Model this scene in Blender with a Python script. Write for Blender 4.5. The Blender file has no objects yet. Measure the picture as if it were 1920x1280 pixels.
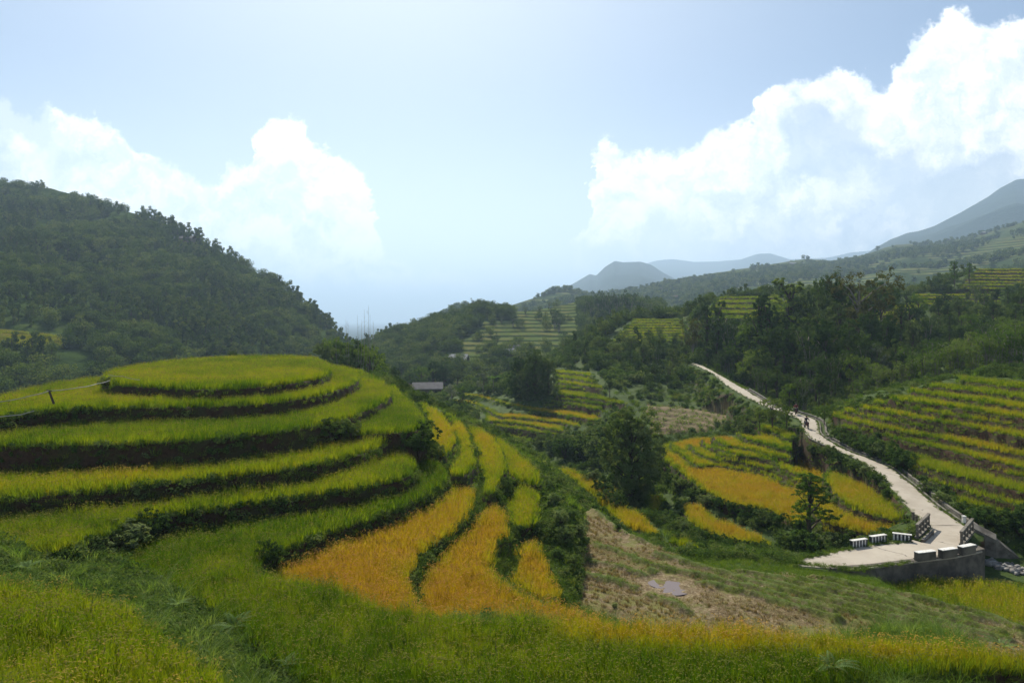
import bpy, math, random
import numpy as np
from mathutils import Vector, Matrix

C = bpy.context.scene.collection
SC = bpy.context.scene
F, CX, HY = 1280.0, 960.0, 600.0          # focal length and principal point in photo pixels (1920 wide), horizon row
random.seed(7)
RNG = np.random.default_rng(11)
rad = math.radians

# ------------------------------------------------------------------ camera
cam_d = bpy.data.cameras.new("camera"); cam = bpy.data.objects.new("camera", cam_d); C.objects.link(cam)
cam_d.lens = 24.0; cam_d.sensor_width = 36.0; cam_d.shift_y = -40.0 / 1920.0
cam_d.clip_start = 0.1; cam_d.clip_end = 80000.0
cam.location = (0, 0, 0); cam.rotation_euler = (rad(90), 0, 0)
SC.camera = cam

# ------------------------------------------------------------------ render look
SC.render.engine = 'CYCLES'
SC.view_settings.view_transform = 'Standard'; SC.view_settings.look = 'None'
SC.view_settings.exposure = 0.56; SC.view_settings.gamma = 1.0
SC.cycles.max_bounces = 6; SC.cycles.diffuse_bounces = 3; SC.cycles.transmission_bounces = 4
SC.cycles.glossy_bounces = 2; SC.cycles.volume_bounces = 0; SC.cycles.transparent_max_bounces = 4
SC.cycles.caustics_reflective = False; SC.cycles.caustics_refractive = False
SC.cycles.use_denoising = True

# ------------------------------------------------------------------ sun
SUN_EL, SUN_AZ = 44.0, -11.0              # degrees; azimuth from +Y towards +X
sun_d = bpy.data.lights.new("sun", 'SUN'); sun = bpy.data.objects.new("sun", sun_d); C.objects.link(sun)
sun_d.energy = 5.0; sun_d.angle = rad(0.6); sun_d.color = (1.0, 0.93, 0.80)
sv = Vector((math.sin(rad(SUN_AZ)) * math.cos(rad(SUN_EL)), math.cos(rad(SUN_AZ)) * math.cos(rad(SUN_EL)), math.sin(rad(SUN_EL))))
sun.rotation_euler = sv.to_track_quat('Z', 'Y').to_euler()

# ------------------------------------------------------------------ node helpers
class NT:
    def __init__(s, tree):
        s.t = tree; s.n = tree.nodes; s.l = tree.links
    def put(s, sock, v):
        if v is None: return
        if isinstance(v, bpy.types.NodeSocket): s.l.new(v, sock)
        elif isinstance(v, (tuple, list)) and len(v) == 3 and sock.type == 'RGBA': sock.default_value = (*v, 1)
        else: sock.default_value = v
    def math(s, op, a, b=None, c=None, clamp=False):
        n = s.n.new('ShaderNodeMath'); n.operation = op; n.use_clamp = clamp
        for i, v in enumerate((a, b, c)): s.put(n.inputs[i], v)
        return n.outputs[0]
    def vmath(s, op, a, b=None, c=None):
        n = s.n.new('ShaderNodeVectorMath'); n.operation = op
        for i, v in enumerate((a, b, c)):
            if v is not None: s.put(n.inputs[i], v)
        return n.outputs['Value'] if op in ('DOT_PRODUCT', 'LENGTH') else n.outputs[0]
    def noise(s, vec, scale, detail=4, rough=0.55, dim='3D', dist=0.0, out='Fac'):
        n = s.n.new('ShaderNodeTexNoise'); n.noise_dimensions = dim
        s.put(n.inputs['Vector'], vec); n.inputs['Scale'].default_value = scale
        n.inputs['Detail'].default_value = detail; n.inputs['Roughness'].default_value = rough
        n.inputs['Distortion'].default_value = dist
        return n.outputs[out]
    def ramp(s, fac, stops, interp='LINEAR'):
        n = s.n.new('ShaderNodeValToRGB'); n.color_ramp.interpolation = interp
        e = n.color_ramp.elements
        while len(e) < len(stops): e.new(0.5)
        for k, (p, c) in enumerate(stops):
            e[k].position = p; e[k].color = (*c, 1) if len(c) == 3 else c
        s.put(n.inputs[0], fac); return n.outputs[0]
    def step(s, x, lo, hi):
        n = s.n.new('ShaderNodeMapRange'); n.interpolation_type = 'SMOOTHSTEP'
        s.put(n.inputs[0], x); n.inputs[1].default_value = lo; n.inputs[2].default_value = hi
        n.inputs[3].default_value = 0; n.inputs[4].default_value = 1
        return n.outputs[0]
    def mix(s, f, a, b, mode='MIX'):
        n = s.n.new('ShaderNodeMix'); n.data_type = 'RGBA'; n.blend_type = mode
        s.put(n.inputs[0], f); s.put(n.inputs[6], a); s.put(n.inputs[7], b)
        return n.outputs[2]
    def attr(s, name, typ='GEOMETRY', out='Fac'):
        n = s.n.new('ShaderNodeAttribute'); n.attribute_name = name; n.attribute_type = typ
        return n.outputs[out]

# ------------------------------------------------------------------ world: clear sky with cumulus banks
world = bpy.data.worlds.new("World"); SC.world = world; world.use_nodes = True
w = NT(world.node_tree); w.n.clear()
sky = w.n.new('ShaderNodeTexSky'); sky.sky_type = 'NISHITA'; sky.sun_disc = False
sky.sun_elevation = rad(SUN_EL); sky.sun_rotation = rad(SUN_AZ); sky.altitude = 1200; sky.dust_density = 1.2; sky.air_density = 1.0
tc = w.n.new('ShaderNodeTexCoord')
sep = w.n.new('ShaderNodeSeparateXYZ'); w.l.new(tc.outputs['Generated'], sep.inputs[0])
yy = w.math('MAXIMUM', sep.outputs[1], 0.05)
uu = w.math('DIVIDE', sep.outputs[0], yy); vv = w.math('DIVIDE', sep.outputs[2], yy)
hor = w.math('SUBTRACT', 1.0, w.step(sep.outputs[2], -0.02, 0.34))
cmb = w.n.new('ShaderNodeCombineXYZ'); w.put(cmb.inputs[0], uu); w.put(cmb.inputs[1], vv)
P0 = cmb.outputs[0]
nA = w.noise(P0, 8.0, 3, 0.5, out='Color')
nB = w.noise(P0, 24.0, 7, 0.68, out='Color')
offA = w.vmath('SCALE', w.vmath('SUBTRACT', nA, (0.5, 0.5, 0.5))); offA.node.inputs['Scale'].default_value = 0.085
offB = w.vmath('SCALE', w.vmath('SUBTRACT', nB, (0.5, 0.5, 0.5))); offB.node.inputs['Scale'].default_value = 0.075
P1 = w.vmath('ADD', w.vmath('ADD', P0, offA), offB)
sp1 = w.n.new('ShaderNodeSeparateXYZ'); w.l.new(P1, sp1.inputs[0])
# outline of the cloud tops over the valley: direction -> height of the top edge
TOPS = [(-900, 260), (-300, 230), (-60, 190), (0, 172), (22, 190), (40, 222), (60, 205), (90, 188), (125, 192), (150, 188), (185, 195), (192, 225),
        (235, 250), (265, 290), (305, 312), (350, 328), (405, 322), (425, 290), (465, 300), (478, 245), (505, 215), (535, 200), (565, 212),
        (592, 245), (615, 275), (650, 306), (685, 330), (698, 372), (706, 420), (728, 462), (780, 492), (850, 512), (900, 540), (950, 575),
        (1000, 585), (1040, 560), (1075, 460), (1090, 420), (1093, 300), (1105, 285), (1122, 262), (1145, 245), (1165, 275), (1200, 285), (1240, 268), (1290, 262),
        (1345, 245), (1400, 235), (1420, 200), (1430, 165), (1480, 142), (1530, 140), (1560, 120), (1590, 118), (1610, 140), (1650, 150), (1680, 140), (1705, 80), (1740, 50),
        (1790, 30), (1850, 42), (1885, 32), (1930, 25), (2100, 60), (2600, 150)]
fc = w.n.new('ShaderNodeFloatCurve')
cu = fc.mapping.curves[0]
U0, U1 = -1.3, 1.3
pts = [((px - CX) / F, (HY - py) / F) for px, py in TOPS]
pts = [((a - U0) / (U1 - U0), b) for a, b in pts]
while len(cu.points) < len(pts): cu.points.new(0.5, 0.5)
for k, (a, b) in enumerate(pts):
    cu.points[k].location = (min(max(a, 0), 1), min(max(b, 0), 1)); cu.points[k].handle_type = 'VECTOR'
fc.mapping.update()
un = w.math('DIVIDE', w.math('SUBTRACT', sp1.outputs[0], U0), U1 - U0, clamp=True)
w.put(fc.inputs['Value'], un)
dens = w.math('SUBTRACT', fc.outputs[0], sp1.outputs[1])              # > 0 inside the cloud bank
front = w.math('GREATER_THAN', sep.outputs[1], 0.1)
edge = w.step(dens, -0.004, 0.013)
big = w.noise(P1, 3.3, 3, 0.5)
hole = w.step(w.math('ADD', big, w.math('MULTIPLY', dens, -0.20)), 0.36, 0.46)
cov = w.math('MULTIPLY', edge, w.math('MAXIMUM', hole, 0.30))
# scattered small clouds everywhere else in the sky
nS = w.noise(tc.outputs['Generated'], 3.1, 7, 0.6)
scat = w.math('MULTIPLY', w.step(nS, 0.56, 0.66), w.math('SUBTRACT', 1.0, front))
cov = w.math('MAXIMUM', w.math('MULTIPLY', cov, front), scat)
# relief of the billows from two samples of the same noise, one nearer the sun
sun2 = (sv.x / sv.y, sv.z / sv.y)
toS = w.vmath('SCALE', w.vmath('SUBTRACT', (sun2[0], sun2[1], 0), P0)); toS.node.inputs['Scale'].default_value = 0.022
def billow(p):
    return w.math('ADD', w.math('MULTIPLY', w.noise(p, 7.0, 6, 0.6), 1.0), w.math('MULTIPLY', w.noise(p, 24.0, 5, 0.6), 0.25))
rel = w.math('SUBTRACT', billow(P1), billow(w.vmath('ADD', P1, toS)))
deep = w.step(dens, 0.02, 0.28)
shade = w.math('ADD', w.math('MULTIPLY', rel, 3.6), w.math('SUBTRACT', 0.84, w.math('MULTIPLY', deep, 0.30)))
lowf = w.noise(P0, 4.5, 2, 0.5)
shade = w.math('ADD', shade, w.math('MULTIPLY', w.math('SUBTRACT', lowf, 0.5), 0.9), clamp=True)
ccol = w.ramp(shade, [(0.0, (0.50, 0.59, 0.72)), (0.55, (0.72, 0.78, 0.86)), (1.0, (1.0, 1.0, 1.0))])
ccol = w.vmath('SCALE', ccol); ccol.node.inputs['Scale'].default_value = 13.6
# forward-scattered glow round the sun: thin high haze
dirn = w.vmath('NORMALIZE', tc.outputs['Generated'])
cosS = w.vmath('DOT_PRODUCT', dirn, tuple(sv))
glow = w.math('POWER', w.math('MAXIMUM', cosS, 0.0), 9.0)
skyc = w.mix(w.math('MULTIPLY', glow, 0.75, clamp=True), sky.outputs[0], (9.8, 10.2, 10.2))
skyc.node.name = 'skymix'
skyc = w.mix(w.math('MULTIPLY', hor, 0.72), skyc, (12.0, 12.6, 12.6))
final = w.mix(cov, skyc, ccol)
bg = w.n.new('ShaderNodeBackground'); w.put(bg.inputs[0], final); bg.inputs[1].default_value = 0.073
wo = w.n.new('ShaderNodeOutputWorld'); w.l.new(bg.outputs[0], wo.inputs[0])
world.cycles.sampling_method = 'MANUAL'; world.cycles.sample_map_resolution = 512

# ------------------------------------------------------------------ numpy noise
def _hash(ix, iy, seed):
    h = (ix.astype(np.int64) * 374761393 + iy.astype(np.int64) * 668265263 + seed * 1442695041) & 0xffffffff
    h = ((h ^ (h >> 13)) * 1274126177) & 0xffffffff
    return ((h ^ (h >> 16)) & 0xffff).astype(np.float32) / 65535.0
def vnoise(x, y, seed=0):
    ix = np.floor(x); iy = np.floor(y); fx = (x - ix).astype(np.float32); fy = (y - iy).astype(np.float32)
    fx = fx * fx * (3 - 2 * fx); fy = fy * fy * (3 - 2 * fy)
    a = _hash(ix, iy, seed); b = _hash(ix + 1, iy, seed); c = _hash(ix, iy + 1, seed); d = _hash(ix + 1, iy + 1, seed)
    return (a + (b - a) * fx) * (1 - fy) + (c + (d - c) * fx) * fy
def fbm(x, y, oct=4, seed=0):
    s = 0; a = 0.5; t = 0
    for k in range(oct):
        s = s + a * vnoise(x * 2 ** k + 13.7 * k, y * 2 ** k + 7.1 * k, seed + k); t += a; a *= 0.5
    return s / t            # 0..1
def sstep(x, lo, hi):
    t = np.clip((x - lo) / (hi - lo), 0, 1); return t * t * (3 - 2 * t)

# ------------------------------------------------------------------ object helpers
def tag(o, label=None, cat=None, group=None, kind=None):
    if label: o['label'] = label
    if cat: o['category'] = cat
    if group: o['group'] = group
    if kind: o['kind'] = kind
    return o
def mesh_np(name, verts, faces, mats=(), fmat=None, smooth=False, attrs=None):
    """verts (N,3); faces (M,k) array or list of arrays of equal width"""
    me = bpy.data.meshes.new(name)
    verts = np.asarray(verts, np.float32)
    if not isinstance(faces, list): faces = [faces]
    faces = [np.asarray(f, np.int32) for f in faces if len(f)]
    me.vertices.add(len(verts)); me.vertices.foreach_set('co', verts.ravel())
    if faces:
        loops = np.concatenate([f.ravel() for f in faces])
        tot = np.concatenate([np.full(len(f), f.shape[1], np.int32) for f in faces])
        start = np.concatenate([[0], np.cumsum(tot)[:-1]]).astype(np.int32)
        me.loops.add(len(loops)); me.loops.foreach_set('vertex_index', loops)
        me.polygons.add(len(tot)); me.polygons.foreach_set('loop_start', start); me.polygons.foreach_set('loop_total', tot)
        if fmat is not None: me.polygons.foreach_set('material_index', np.asarray(fmat, np.int32))
        me.polygons.foreach_set('use_smooth', np.full(len(tot), smooth))
    for m in mats: me.materials.append(m)
    for k, v in (attrs or {}).items():
        v = np.asarray(v, np.float32)
        a = me.attributes.new(k, 'FLOAT' if v.ndim == 1 else 'FLOAT_VECTOR', 'POINT')
        a.data.foreach_set('value' if v.ndim == 1 else 'vector', v.ravel())
    me.update(calc_edges=True)
    return me
def link(name, me, parent=None, loc=None):
    o = bpy.data.objects.new(name, me); C.objects.link(o)
    if parent is not None: o.parent = parent
    if loc is not None: o.location = loc
    return o
def empty(name, loc=(0, 0, 0), rz=0.0):
    o = bpy.data.objects.new(name, None); C.objects.link(o); o.location = loc; o.rotation_euler = (0, 0, rz)
    o.empty_display_size = 0.3
    return o
class MB:
    """collects boxes, tubes and quads; becomes one mesh"""
    def __init__(s): s.v = []; s.q = []; s.n = 0
    def add(s, v, q):
        v = np.asarray(v, float); q = np.asarray(q, int)
        s.v.append(v); s.q.append(q + s.n); s.n += len(v)
    def box(s, c, size, rz=0.0, M=None):
        x, y, z = [k / 2 for k in size]
        v = np.array([(-x, -y, -z), (x, -y, -z), (x, y, -z), (-x, y, -z), (-x, -y, z), (x, -y, z), (x, y, z), (-x, y, z)])
        if M is not None: v = v @ np.array(M).T
        ca, sa = math.cos(rz), math.sin(rz)
        v = np.stack([v[:, 0] * ca - v[:, 1] * sa, v[:, 0] * sa + v[:, 1] * ca, v[:, 2]], 1) + np.array(c)
        s.add(v, [(3, 2, 1, 0), (4, 5, 6, 7), (0, 1, 5, 4), (1, 2, 6, 5), (2, 3, 7, 6), (3, 0, 4, 7)])
    def hexa(s, bot, top):
        s.add(list(bot) + list(top), [(3, 2, 1, 0), (4, 5, 6, 7), (0, 1, 5, 4), (1, 2, 6, 5), (2, 3, 7, 6), (3, 0, 4, 7)])
    def tube(s, pts, radii, n=6):
        pts = np.asarray(pts, float); m = len(pts)
        if np.isscalar(radii): radii = [radii] * m
        v = []
        for i in range(m):
            t = pts[min(i + 1, m - 1)] - pts[max(i - 1, 0)]; t = t / (np.linalg.norm(t) + 1e-9)
            a = np.cross(t, (0.31, 0.2, 0.93)); a /= np.linalg.norm(a) + 1e-9; b = np.cross(t, a)
            for k in range(n):
                th = 2 * math.pi * k / n
                v.append(pts[i] + radii[i] * (math.cos(th) * a + math.sin(th) * b))
        q = [(i * n + k, i * n + (k + 1) % n, (i + 1) * n + (k + 1) % n, (i + 1) * n + k) for i in range(m - 1) for k in range(n)]
        s.add(v, q)
    def torus(s, c, R, r, axis='x', n=14, m=6):
        v = []
        for i in range(n):
            a = 2 * math.pi * i / n
            for k in range(m):
                b = 2 * math.pi * k / m
                p = ((R + r * math.cos(b)) * math.cos(a), (R + r * math.cos(b)) * math.sin(a), r * math.sin(b))
                v.append((p[2], p[0], p[1]) if axis == 'x' else (p[0], p[2], p[1]))
        v = np.array(v) + np.array(c)
        q = [(i * m + k, ((i + 1) % n) * m + k, ((i + 1) % n) * m + (k + 1) % m, i * m + (k + 1) % m) for i in range(n) for k in range(m)]
        s.add(v, q)
    def mesh(s, name, mat, smooth=False):
        return mesh_np(name, np.concatenate(s.v), np.concatenate(s.q), [mat] if mat else [], smooth=smooth)
    def build(s, name, mat, parent=None, loc=None, smooth=False):
        return link(name, s.mesh(name, mat, smooth), parent, loc)

# ------------------------------------------------------------------ materials
def newmat(name):
    m = bpy.data.materials.new(name); m.use_nodes = True; t = NT(m.node_tree); t.n.clear()
    out = t.n.new('ShaderNodeOutputMaterial'); return m, t, out
def leafmat(name, cols, trans=0.45, var=0.35, inst=None, gloss=0.0, tcol=(1.25, 1.2, 0.5)):
    """two-sided leaf: diffuse + translucent; colour picked per instance / per leaf"""
    m, t, out = newmat(name)
    oi = t.n.new('ShaderNodeObjectInfo').outputs['Random']
    tcn = t.n.new('ShaderNodeTexCoord').outputs['Object']
    nz = t.noise(tcn, 1.3, 2, 0.6)
    lv = t.attr('lv')
    f = t.math('ADD', t.math('MULTIPLY', oi, 0.45), t.math('ADD', t.math('MULTIPLY', nz, 0.35), t.math('MULTIPLY', lv, 0.30)), clamp=True)
    col = t.ramp(f, [(0.12 + 0.76 * k / (len(cols) - 1), c) for k, c in enumerate(cols)])
    d = t.n.new('ShaderNodeBsdfDiffuse'); t.put(d.inputs[0], col)
    tr = t.n.new('ShaderNodeBsdfTranslucent'); t.put(tr.inputs[0], t.mix(1.0, col, tcol, 'MULTIPLY'))
    mx = t.n.new('ShaderNodeMixShader'); mx.inputs[0].default_value = trans
    t.l.new(d.outputs[0], mx.inputs[1]); t.l.new(tr.outputs[0], mx.inputs[2]); res = mx
    if gloss:
        g = t.n.new('ShaderNodeBsdfGlossy'); g.inputs['Roughness'].default_value = 0.38; g.inputs[0].default_value = (0.9, 0.95, 1, 1)
        m2 = t.n.new('ShaderNodeMixShader'); m2.inputs[0].default_value = gloss
        t.l.new(mx.outputs[0], m2.inputs[1]); t.l.new(g.outputs[0], m2.inputs[2]); res = m2
    t.l.new(res.outputs[0], out.inputs[0]); return m
def plain(name, col, rough=0.8, nscale=None, namt=0.25, col2=None, spec=0.3, coord='Object', bump=0.0):
    m, t, out = newmat(name)
    b = t.n.new('ShaderNodeBsdfPrincipled'); b.inputs['Roughness'].default_value = rough
    b.inputs['Specular IOR Level'].default_value = spec
    if nscale:
        tcn = t.n.new('ShaderNodeTexCoord').outputs[coord]
        nz = t.noise(tcn, nscale, 5, 0.6)
        c2 = col2 or tuple(c * (1 - namt) for c in col)
        t.put(b.inputs['Base Color'], t.mix(t.step(nz, 0.35, 0.65), col, c2))
        if bump:
            bp = t.n.new('ShaderNodeBump'); bp.inputs['Strength'].default_value = bump; t.put(bp.inputs['Height'], nz)
            t.l.new(bp.outputs[0], b.inputs['Normal'])
    else: t.put(b.inputs['Base Color'], col)
    t.l.new(b.outputs[0], out.inputs[0]); return m

# ================================================================== TERRAIN
# The valley floor is one height field sampled over bearing (x/y) and distance (y), so that it is fine near
# the view point and coarse far away.  Paddies are level: each outline is laid out on its own level.
NU, NV = 1360, 1180
U = np.linspace(-1.06, 1.06, NU); LD0, LD1 = math.log(4.0), math.log(262.0)
LD = np.linspace(LD0, LD1, NV); D = np.exp(LD)
GX = (U[:, None] * D[None, :]).astype(np.float32); GY = np.broadcast_to(D[None, :], GX.shape).astype(np.float32).copy()

def lev(pts, z):
    """pixel outline -> plan outline on the level z"""
    p = np.asarray(pts, float); d = -z * F / (p[:, 1] - HY)
    return np.stack([(p[:, 0] - CX) / F * d, d], 1)
def pxd(px, d): return ((px - CX) / F * d, d)
def chaikin(p, it=1, closed=True):
    p = np.asarray(p, float)
    for _ in range(it):
        q = np.roll(p, -1, 0) if closed else p[1:]
        a = p if closed else p[:-1]
        n = np.empty((2 * len(a), p.shape[1])); n[0::2] = 0.78 * a + 0.22 * q; n[1::2] = 0.22 * a + 0.78 * q
        if not closed: n = np.concatenate([p[:1], n, p[-1:]])
        p = n
    return p
def sdist(poly, x, y):
    """signed distance, positive inside"""
    x = x.astype(np.float32); y = y.astype(np.float32)
    best = np.full(x.shape, 1e9, np.float32); ins = np.zeros(x.shape, bool)
    a = poly.astype(np.float32); b = np.roll(a, -1, 0)
    for (ax, ay), (bx, by) in zip(a, b):
        dx, dy = bx - ax, by - ay; L = dx * dx + dy * dy + 1e-9
        t = np.clip(((x - ax) * dx + (y - ay) * dy) / L, 0, 1)
        ex = x - (ax + t * dx); ey = y - (ay + t * dy)
        np.minimum(best, ex * ex + ey * ey, out=best)
        if ay != by:
            c = ((ay > y) != (by > y)) & (x < (bx - ax) * (y - ay) / (by - ay) + ax)
            ins ^= c
    best = np.sqrt(best); return np.where(ins, best, -best)

RICE_H = 0.62
PAD = []      # dict(poly, zg, ripe, kind, w)
def pad(pts, z, ripe=0.15, kind='rice', w=0.30, extra=None, smooth=2, rh=RICE_H, tall=1.0):
    p = lev(pts, z)
    if extra is not None: p = np.concatenate([p, np.asarray(extra, float)])
    PAD.append(dict(poly=chaikin(p, smooth), zg=z - rh, zc=z, ripe=ripe, kind=kind, w=w, raw=p, tall=tall))
def stack(lines, top_depth=4.0, ripe=0.5, w=0.28, rh=0.5, kind='rice', frac=1.0):
    """terrace lips from the lowest to the highest; each bench reaches back to the lip above"""
    L = [lev(chaikin(l[0], 1, closed=False), l[1]) for l in lines]
    for i, (ln, z, *r) in enumerate(lines):
        a = L[i]
        dep = None
        if i + 1 < len(L):
            b = L[i + 1]; ub = b[:, 0] / b[:, 1]; ua = a[:, 0] / a[:, 1]
            o = np.argsort(ub)
            db = np.interp(ua, ub[o], b[o, 1], left=np.nan, right=np.nan)
            dep = np.where(np.isnan(db), top_depth * 0.6, db - a[:, 1] + 0.6)
            dep = np.clip(dep, 0.8, 60)
        else: dep = np.full(len(a), top_depth)
        if len(r) > 1: dep = np.full(len(a), r[1])
        n = np.stack([a[:, 0] / a[:, 1], np.ones(len(a))], 1)
        back = a + n * dep[:, None]
        PAD.append(dict(poly=np.concatenate([a, back[::-1]]), zg=z - rh, zc=z, ripe=(r[0] if r else ripe), kind=kind, w=w, raw=a, tall=0.85))

# ---- valley floor, far to near (low benches are laid first, higher ones cut over them)
# terraces across the gully, centre
stack([([(945, 815), (970, 819), (999, 823), (1012, 826)], -22.0, .45), ([(930, 799), (964, 806), (1000, 812), (1017, 816)], -21.2, .5),
       ([(921, 793), (964, 798), (999, 804), (1049, 811)], -20.5, .6), ([(911, 785), (946, 786), (999, 793), (1060, 805)], -19.8, .6),
       ([(850, 750), (893, 753), (907, 761), (936, 777), (964, 778), (999, 781), (1052, 788), (1088, 796)], -19.1, .75),
       ([(1060, 781), (1088, 784), (1112, 791)], -18.6, .45), ([(867, 737), (911, 742), (946, 754), (999, 765), (1052, 772), (1088, 779), (1122, 784)], -18.0, .7),
       ([(1021, 756), (1070, 761), (1134, 771)], -17.2, .5), ([(1031, 749), (1070, 754), (1109, 760), (1130, 764)], -16.5, .4),
       ([(1038, 742), (1088, 748), (1106, 750), (1158, 759)], -15.8, .45), ([(1045, 735), (1088, 738), (1127, 744), (1170, 753)], -15.0, .3),
       ([(1044, 721), (1088, 725), (1132, 731)], -14.2, .2), ([(1044, 713), (1088, 718), (1130, 724)], -13.5, .35), ([(1044, 703), (1079, 707), (1115, 713)], -12.8, .3),
       ([(1040, 694), (1070, 696), (1110, 701)], -12.1, .3)], top_depth=6)
# harvested benches behind the tall tree
stack([([(1217, 808), (1260, 809), (1330, 813)], -18.7, .9), ([(1219, 798), (1260, 800), (1325, 807)], -18.0, .9), ([(1216, 786), (1260, 791), (1330, 801)], -17.5, .9),
       ([(1213, 778), (1260, 783), (1340, 795)], -17.05, .9), ([(1205, 769), (1260, 773), (1312, 781), (1362, 790)], -16.6, .9),
       ([(1215, 761), (1273, 765), (1325, 773), (1372, 782)], -16.15, .9)], kind='bare', rh=0.3, top_depth=4)
# golden fields beside the road
pad([(1236, 830), (1246, 853), (1283, 881), (1307, 903), (1349, 926), (1378, 937), (1418, 940), (1448, 950), (1483, 966), (1500, 972), (1530, 950), (1560, 900),
     (1540, 870), (1500, 850), (1440, 830), (1380, 815), (1330, 815), (1290, 820), (1262, 826)], -17.4, .85, w=0.4, smooth=1)
pad([(1535, 980), (1570, 990), (1620, 995), (1650, 1000), (1640, 985), (1590, 975), (1540, 965)], -17.7, .8, smooth=1)
pad([(1525, 952), (1540, 964), (1600, 982), (1650, 991), (1708, 993), (1706, 985), (1650, 973), (1600, 955), (1560, 935), (1535, 915), (1515, 915), (1510, 935)], -17.1, .75, w=0.35, smooth=1)
E = [([(1256, 826), (1260, 836), (1283, 848), (1295, 861), (1307, 867), (1327, 864), (1359, 868), (1390, 872), (1418, 876), (1444, 884), (1467, 896), (1500, 908)], -17.0, .8),
     ([(1292, 826), (1300, 838), (1317, 848), (1337, 854), (1368, 857), (1398, 862), (1438, 870), (1454, 876), (1480, 887), (1505, 898)], -16.5, .75),
     ([(1316, 820), (1323, 832), (1339, 838), (1355, 848), (1388, 852), (1418, 855), (1448, 861), (1477, 876), (1513, 886)], -16.1, .75),
     ([(1335, 832), (1355, 838), (1382, 846), (1418, 850), (1456, 858)], -15.8, .5),
     ([(1336, 810), (1341, 821), (1359, 828), (1388, 832), (1418, 838), (1448, 846), (1487, 855)], -15.4, .7),
     ([(1380, 804), (1384, 811), (1408, 819), (1438, 827), (1485, 839)], -14.8, .55), ([(1422, 795), (1428, 800), (1454, 805), (1471, 814), (1492, 819)], -14.2, .35)]
stack(E, top_depth=5, w=0.3)
pad([(1538, 877), (1570, 878), (1610, 896), (1650, 918), (1690, 945), (1706, 966), (1660, 960), (1620, 950), (1590, 938), (1570, 922), (1555, 900)], -16.3, .55, smooth=1)
# low fields along the stream
pad([(1040, 868), (1075, 874), (1110, 892), (1150, 908), (1172, 940), (1200, 955), (1240, 988), (1225, 994), (1180, 977), (1155, 967), (1130, 937), (1110, 917), (1080, 897), (1045, 880)], -16.6, .7, smooth=1)
pad([(1250, 993), (1300, 1008), (1320, 1016), (1290, 1018), (1258, 1006)], -16.2, .4, smooth=1)
pad([(1210, 926), (1235, 918), (1247, 935), (1235, 952), (1212, 960)], -19.3, .6, smooth=1)
pad([(1283, 937), (1320, 941), (1330, 960), (1400, 985), (1440, 1000), (1448, 1012), (1380, 1005), (1340, 992), (1295, 972), (1284, 952)], -18.3, .75, smooth=1)
# terraces right of the road
R = [([(1790, 930), (1805, 933), (1850, 944), (1895, 955)], -15.5, .5), ([(1742, 892), (1780, 902), (1810, 911), (1860, 925), (1925, 942)], -14.8, .5),
     ([(1700, 868), (1745, 880), (1785, 890), (1860, 908), (1925, 924)], -14.35, .3), ([(1690, 852), (1715, 862), (1785, 880), (1860, 898), (1930, 917)], -13.95, .25),
     ([(1685, 827), (1735, 838), (1785, 850), (1860, 869), (1930, 888)], -13.3, .45), ([(1575, 792), (1620, 800), (1667, 812), (1760, 832), (1860, 855), (1930, 870)], -12.7, .5),
     ([(1562, 773), (1585, 780), (1660, 796), (1760, 813), (1885, 838), (1930, 848)], -12.0, .6), ([(1583, 763), (1635, 776), (1735, 793), (1835, 807), (1930, 828)], -11.3, .55),
     ([(1610, 757), (1685, 771), (1760, 783), (1835, 794), (1930, 814)], -10.6, .5), ([(1635, 747), (1660, 750), (1760, 767), (1930, 792)], -9.9, .5),
     ([(1667, 740), (1720, 747), (1775, 754), (1930, 777)], -9.2, .4), ([(1707, 727), (1800, 740), (1930, 758)], -8.5, .4),
     ([(1740, 717), (1850, 728), (1930, 739)], -7.8, .35), ([(1799, 706), (1860, 713), (1930, 721)], -7.1, .3)]
R = [([(l[0]) for l in ln] and ln + [(2100, ln[-1][1] + 22)], z, r) for ln, z, r in R]
stack(R, top_depth=5, w=0.3)
# small terraced fields on the wooded rise
def stack_d(x0, x1, pys, d0, d1, ripe, sk=0.0):
    n_ = len(pys)
    pys = [q + 1.3 * math.sin(3.1 * i_ + x0) for i_, q in enumerate(pys)]
    for i, py in enumerate(pys):
        d = d0 + (d1 - d0) * i / (n_ - 1); z = (HY - py) / F * d; xs_ = np.linspace(x0 + sk * i, x1 - 0.4 * sk * i, 7)
        a = np.array([pxd(px, d + 1.2 * math.sin(px * .05 + i * .4)) for px in xs_]); dep = (d1 - d0) / (n_ - 1) + .5
        back = a * (1 + dep / d)
        PAD.append(dict(poly=np.concatenate([a, back[::-1]]), zg=z - .5, zc=z, ripe=ripe, kind='rice', w=.3, raw=a, tall=.85))
stack_d(1150, 1292, [636, 631, 626, 621, 616, 611, 606, 601, 597], 186, 212, .28, 5)
stack_d(1325, 1470, [594, 589, 584, 579, 574, 569, 564, 560, 556], 186, 214, .24, 3)
stack_d(1620, 1740, [612, 606, 600, 594, 588, 582, 576, 570], 172, 200, .35, 4)
stack_d(1700, 1880, [568, 562, 556, 550], 205, 222, .3, 4)
stack_d(1800, 1960, [538, 532, 526, 520, 514, 508, 502], 228, 248, .35, 5)
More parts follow.
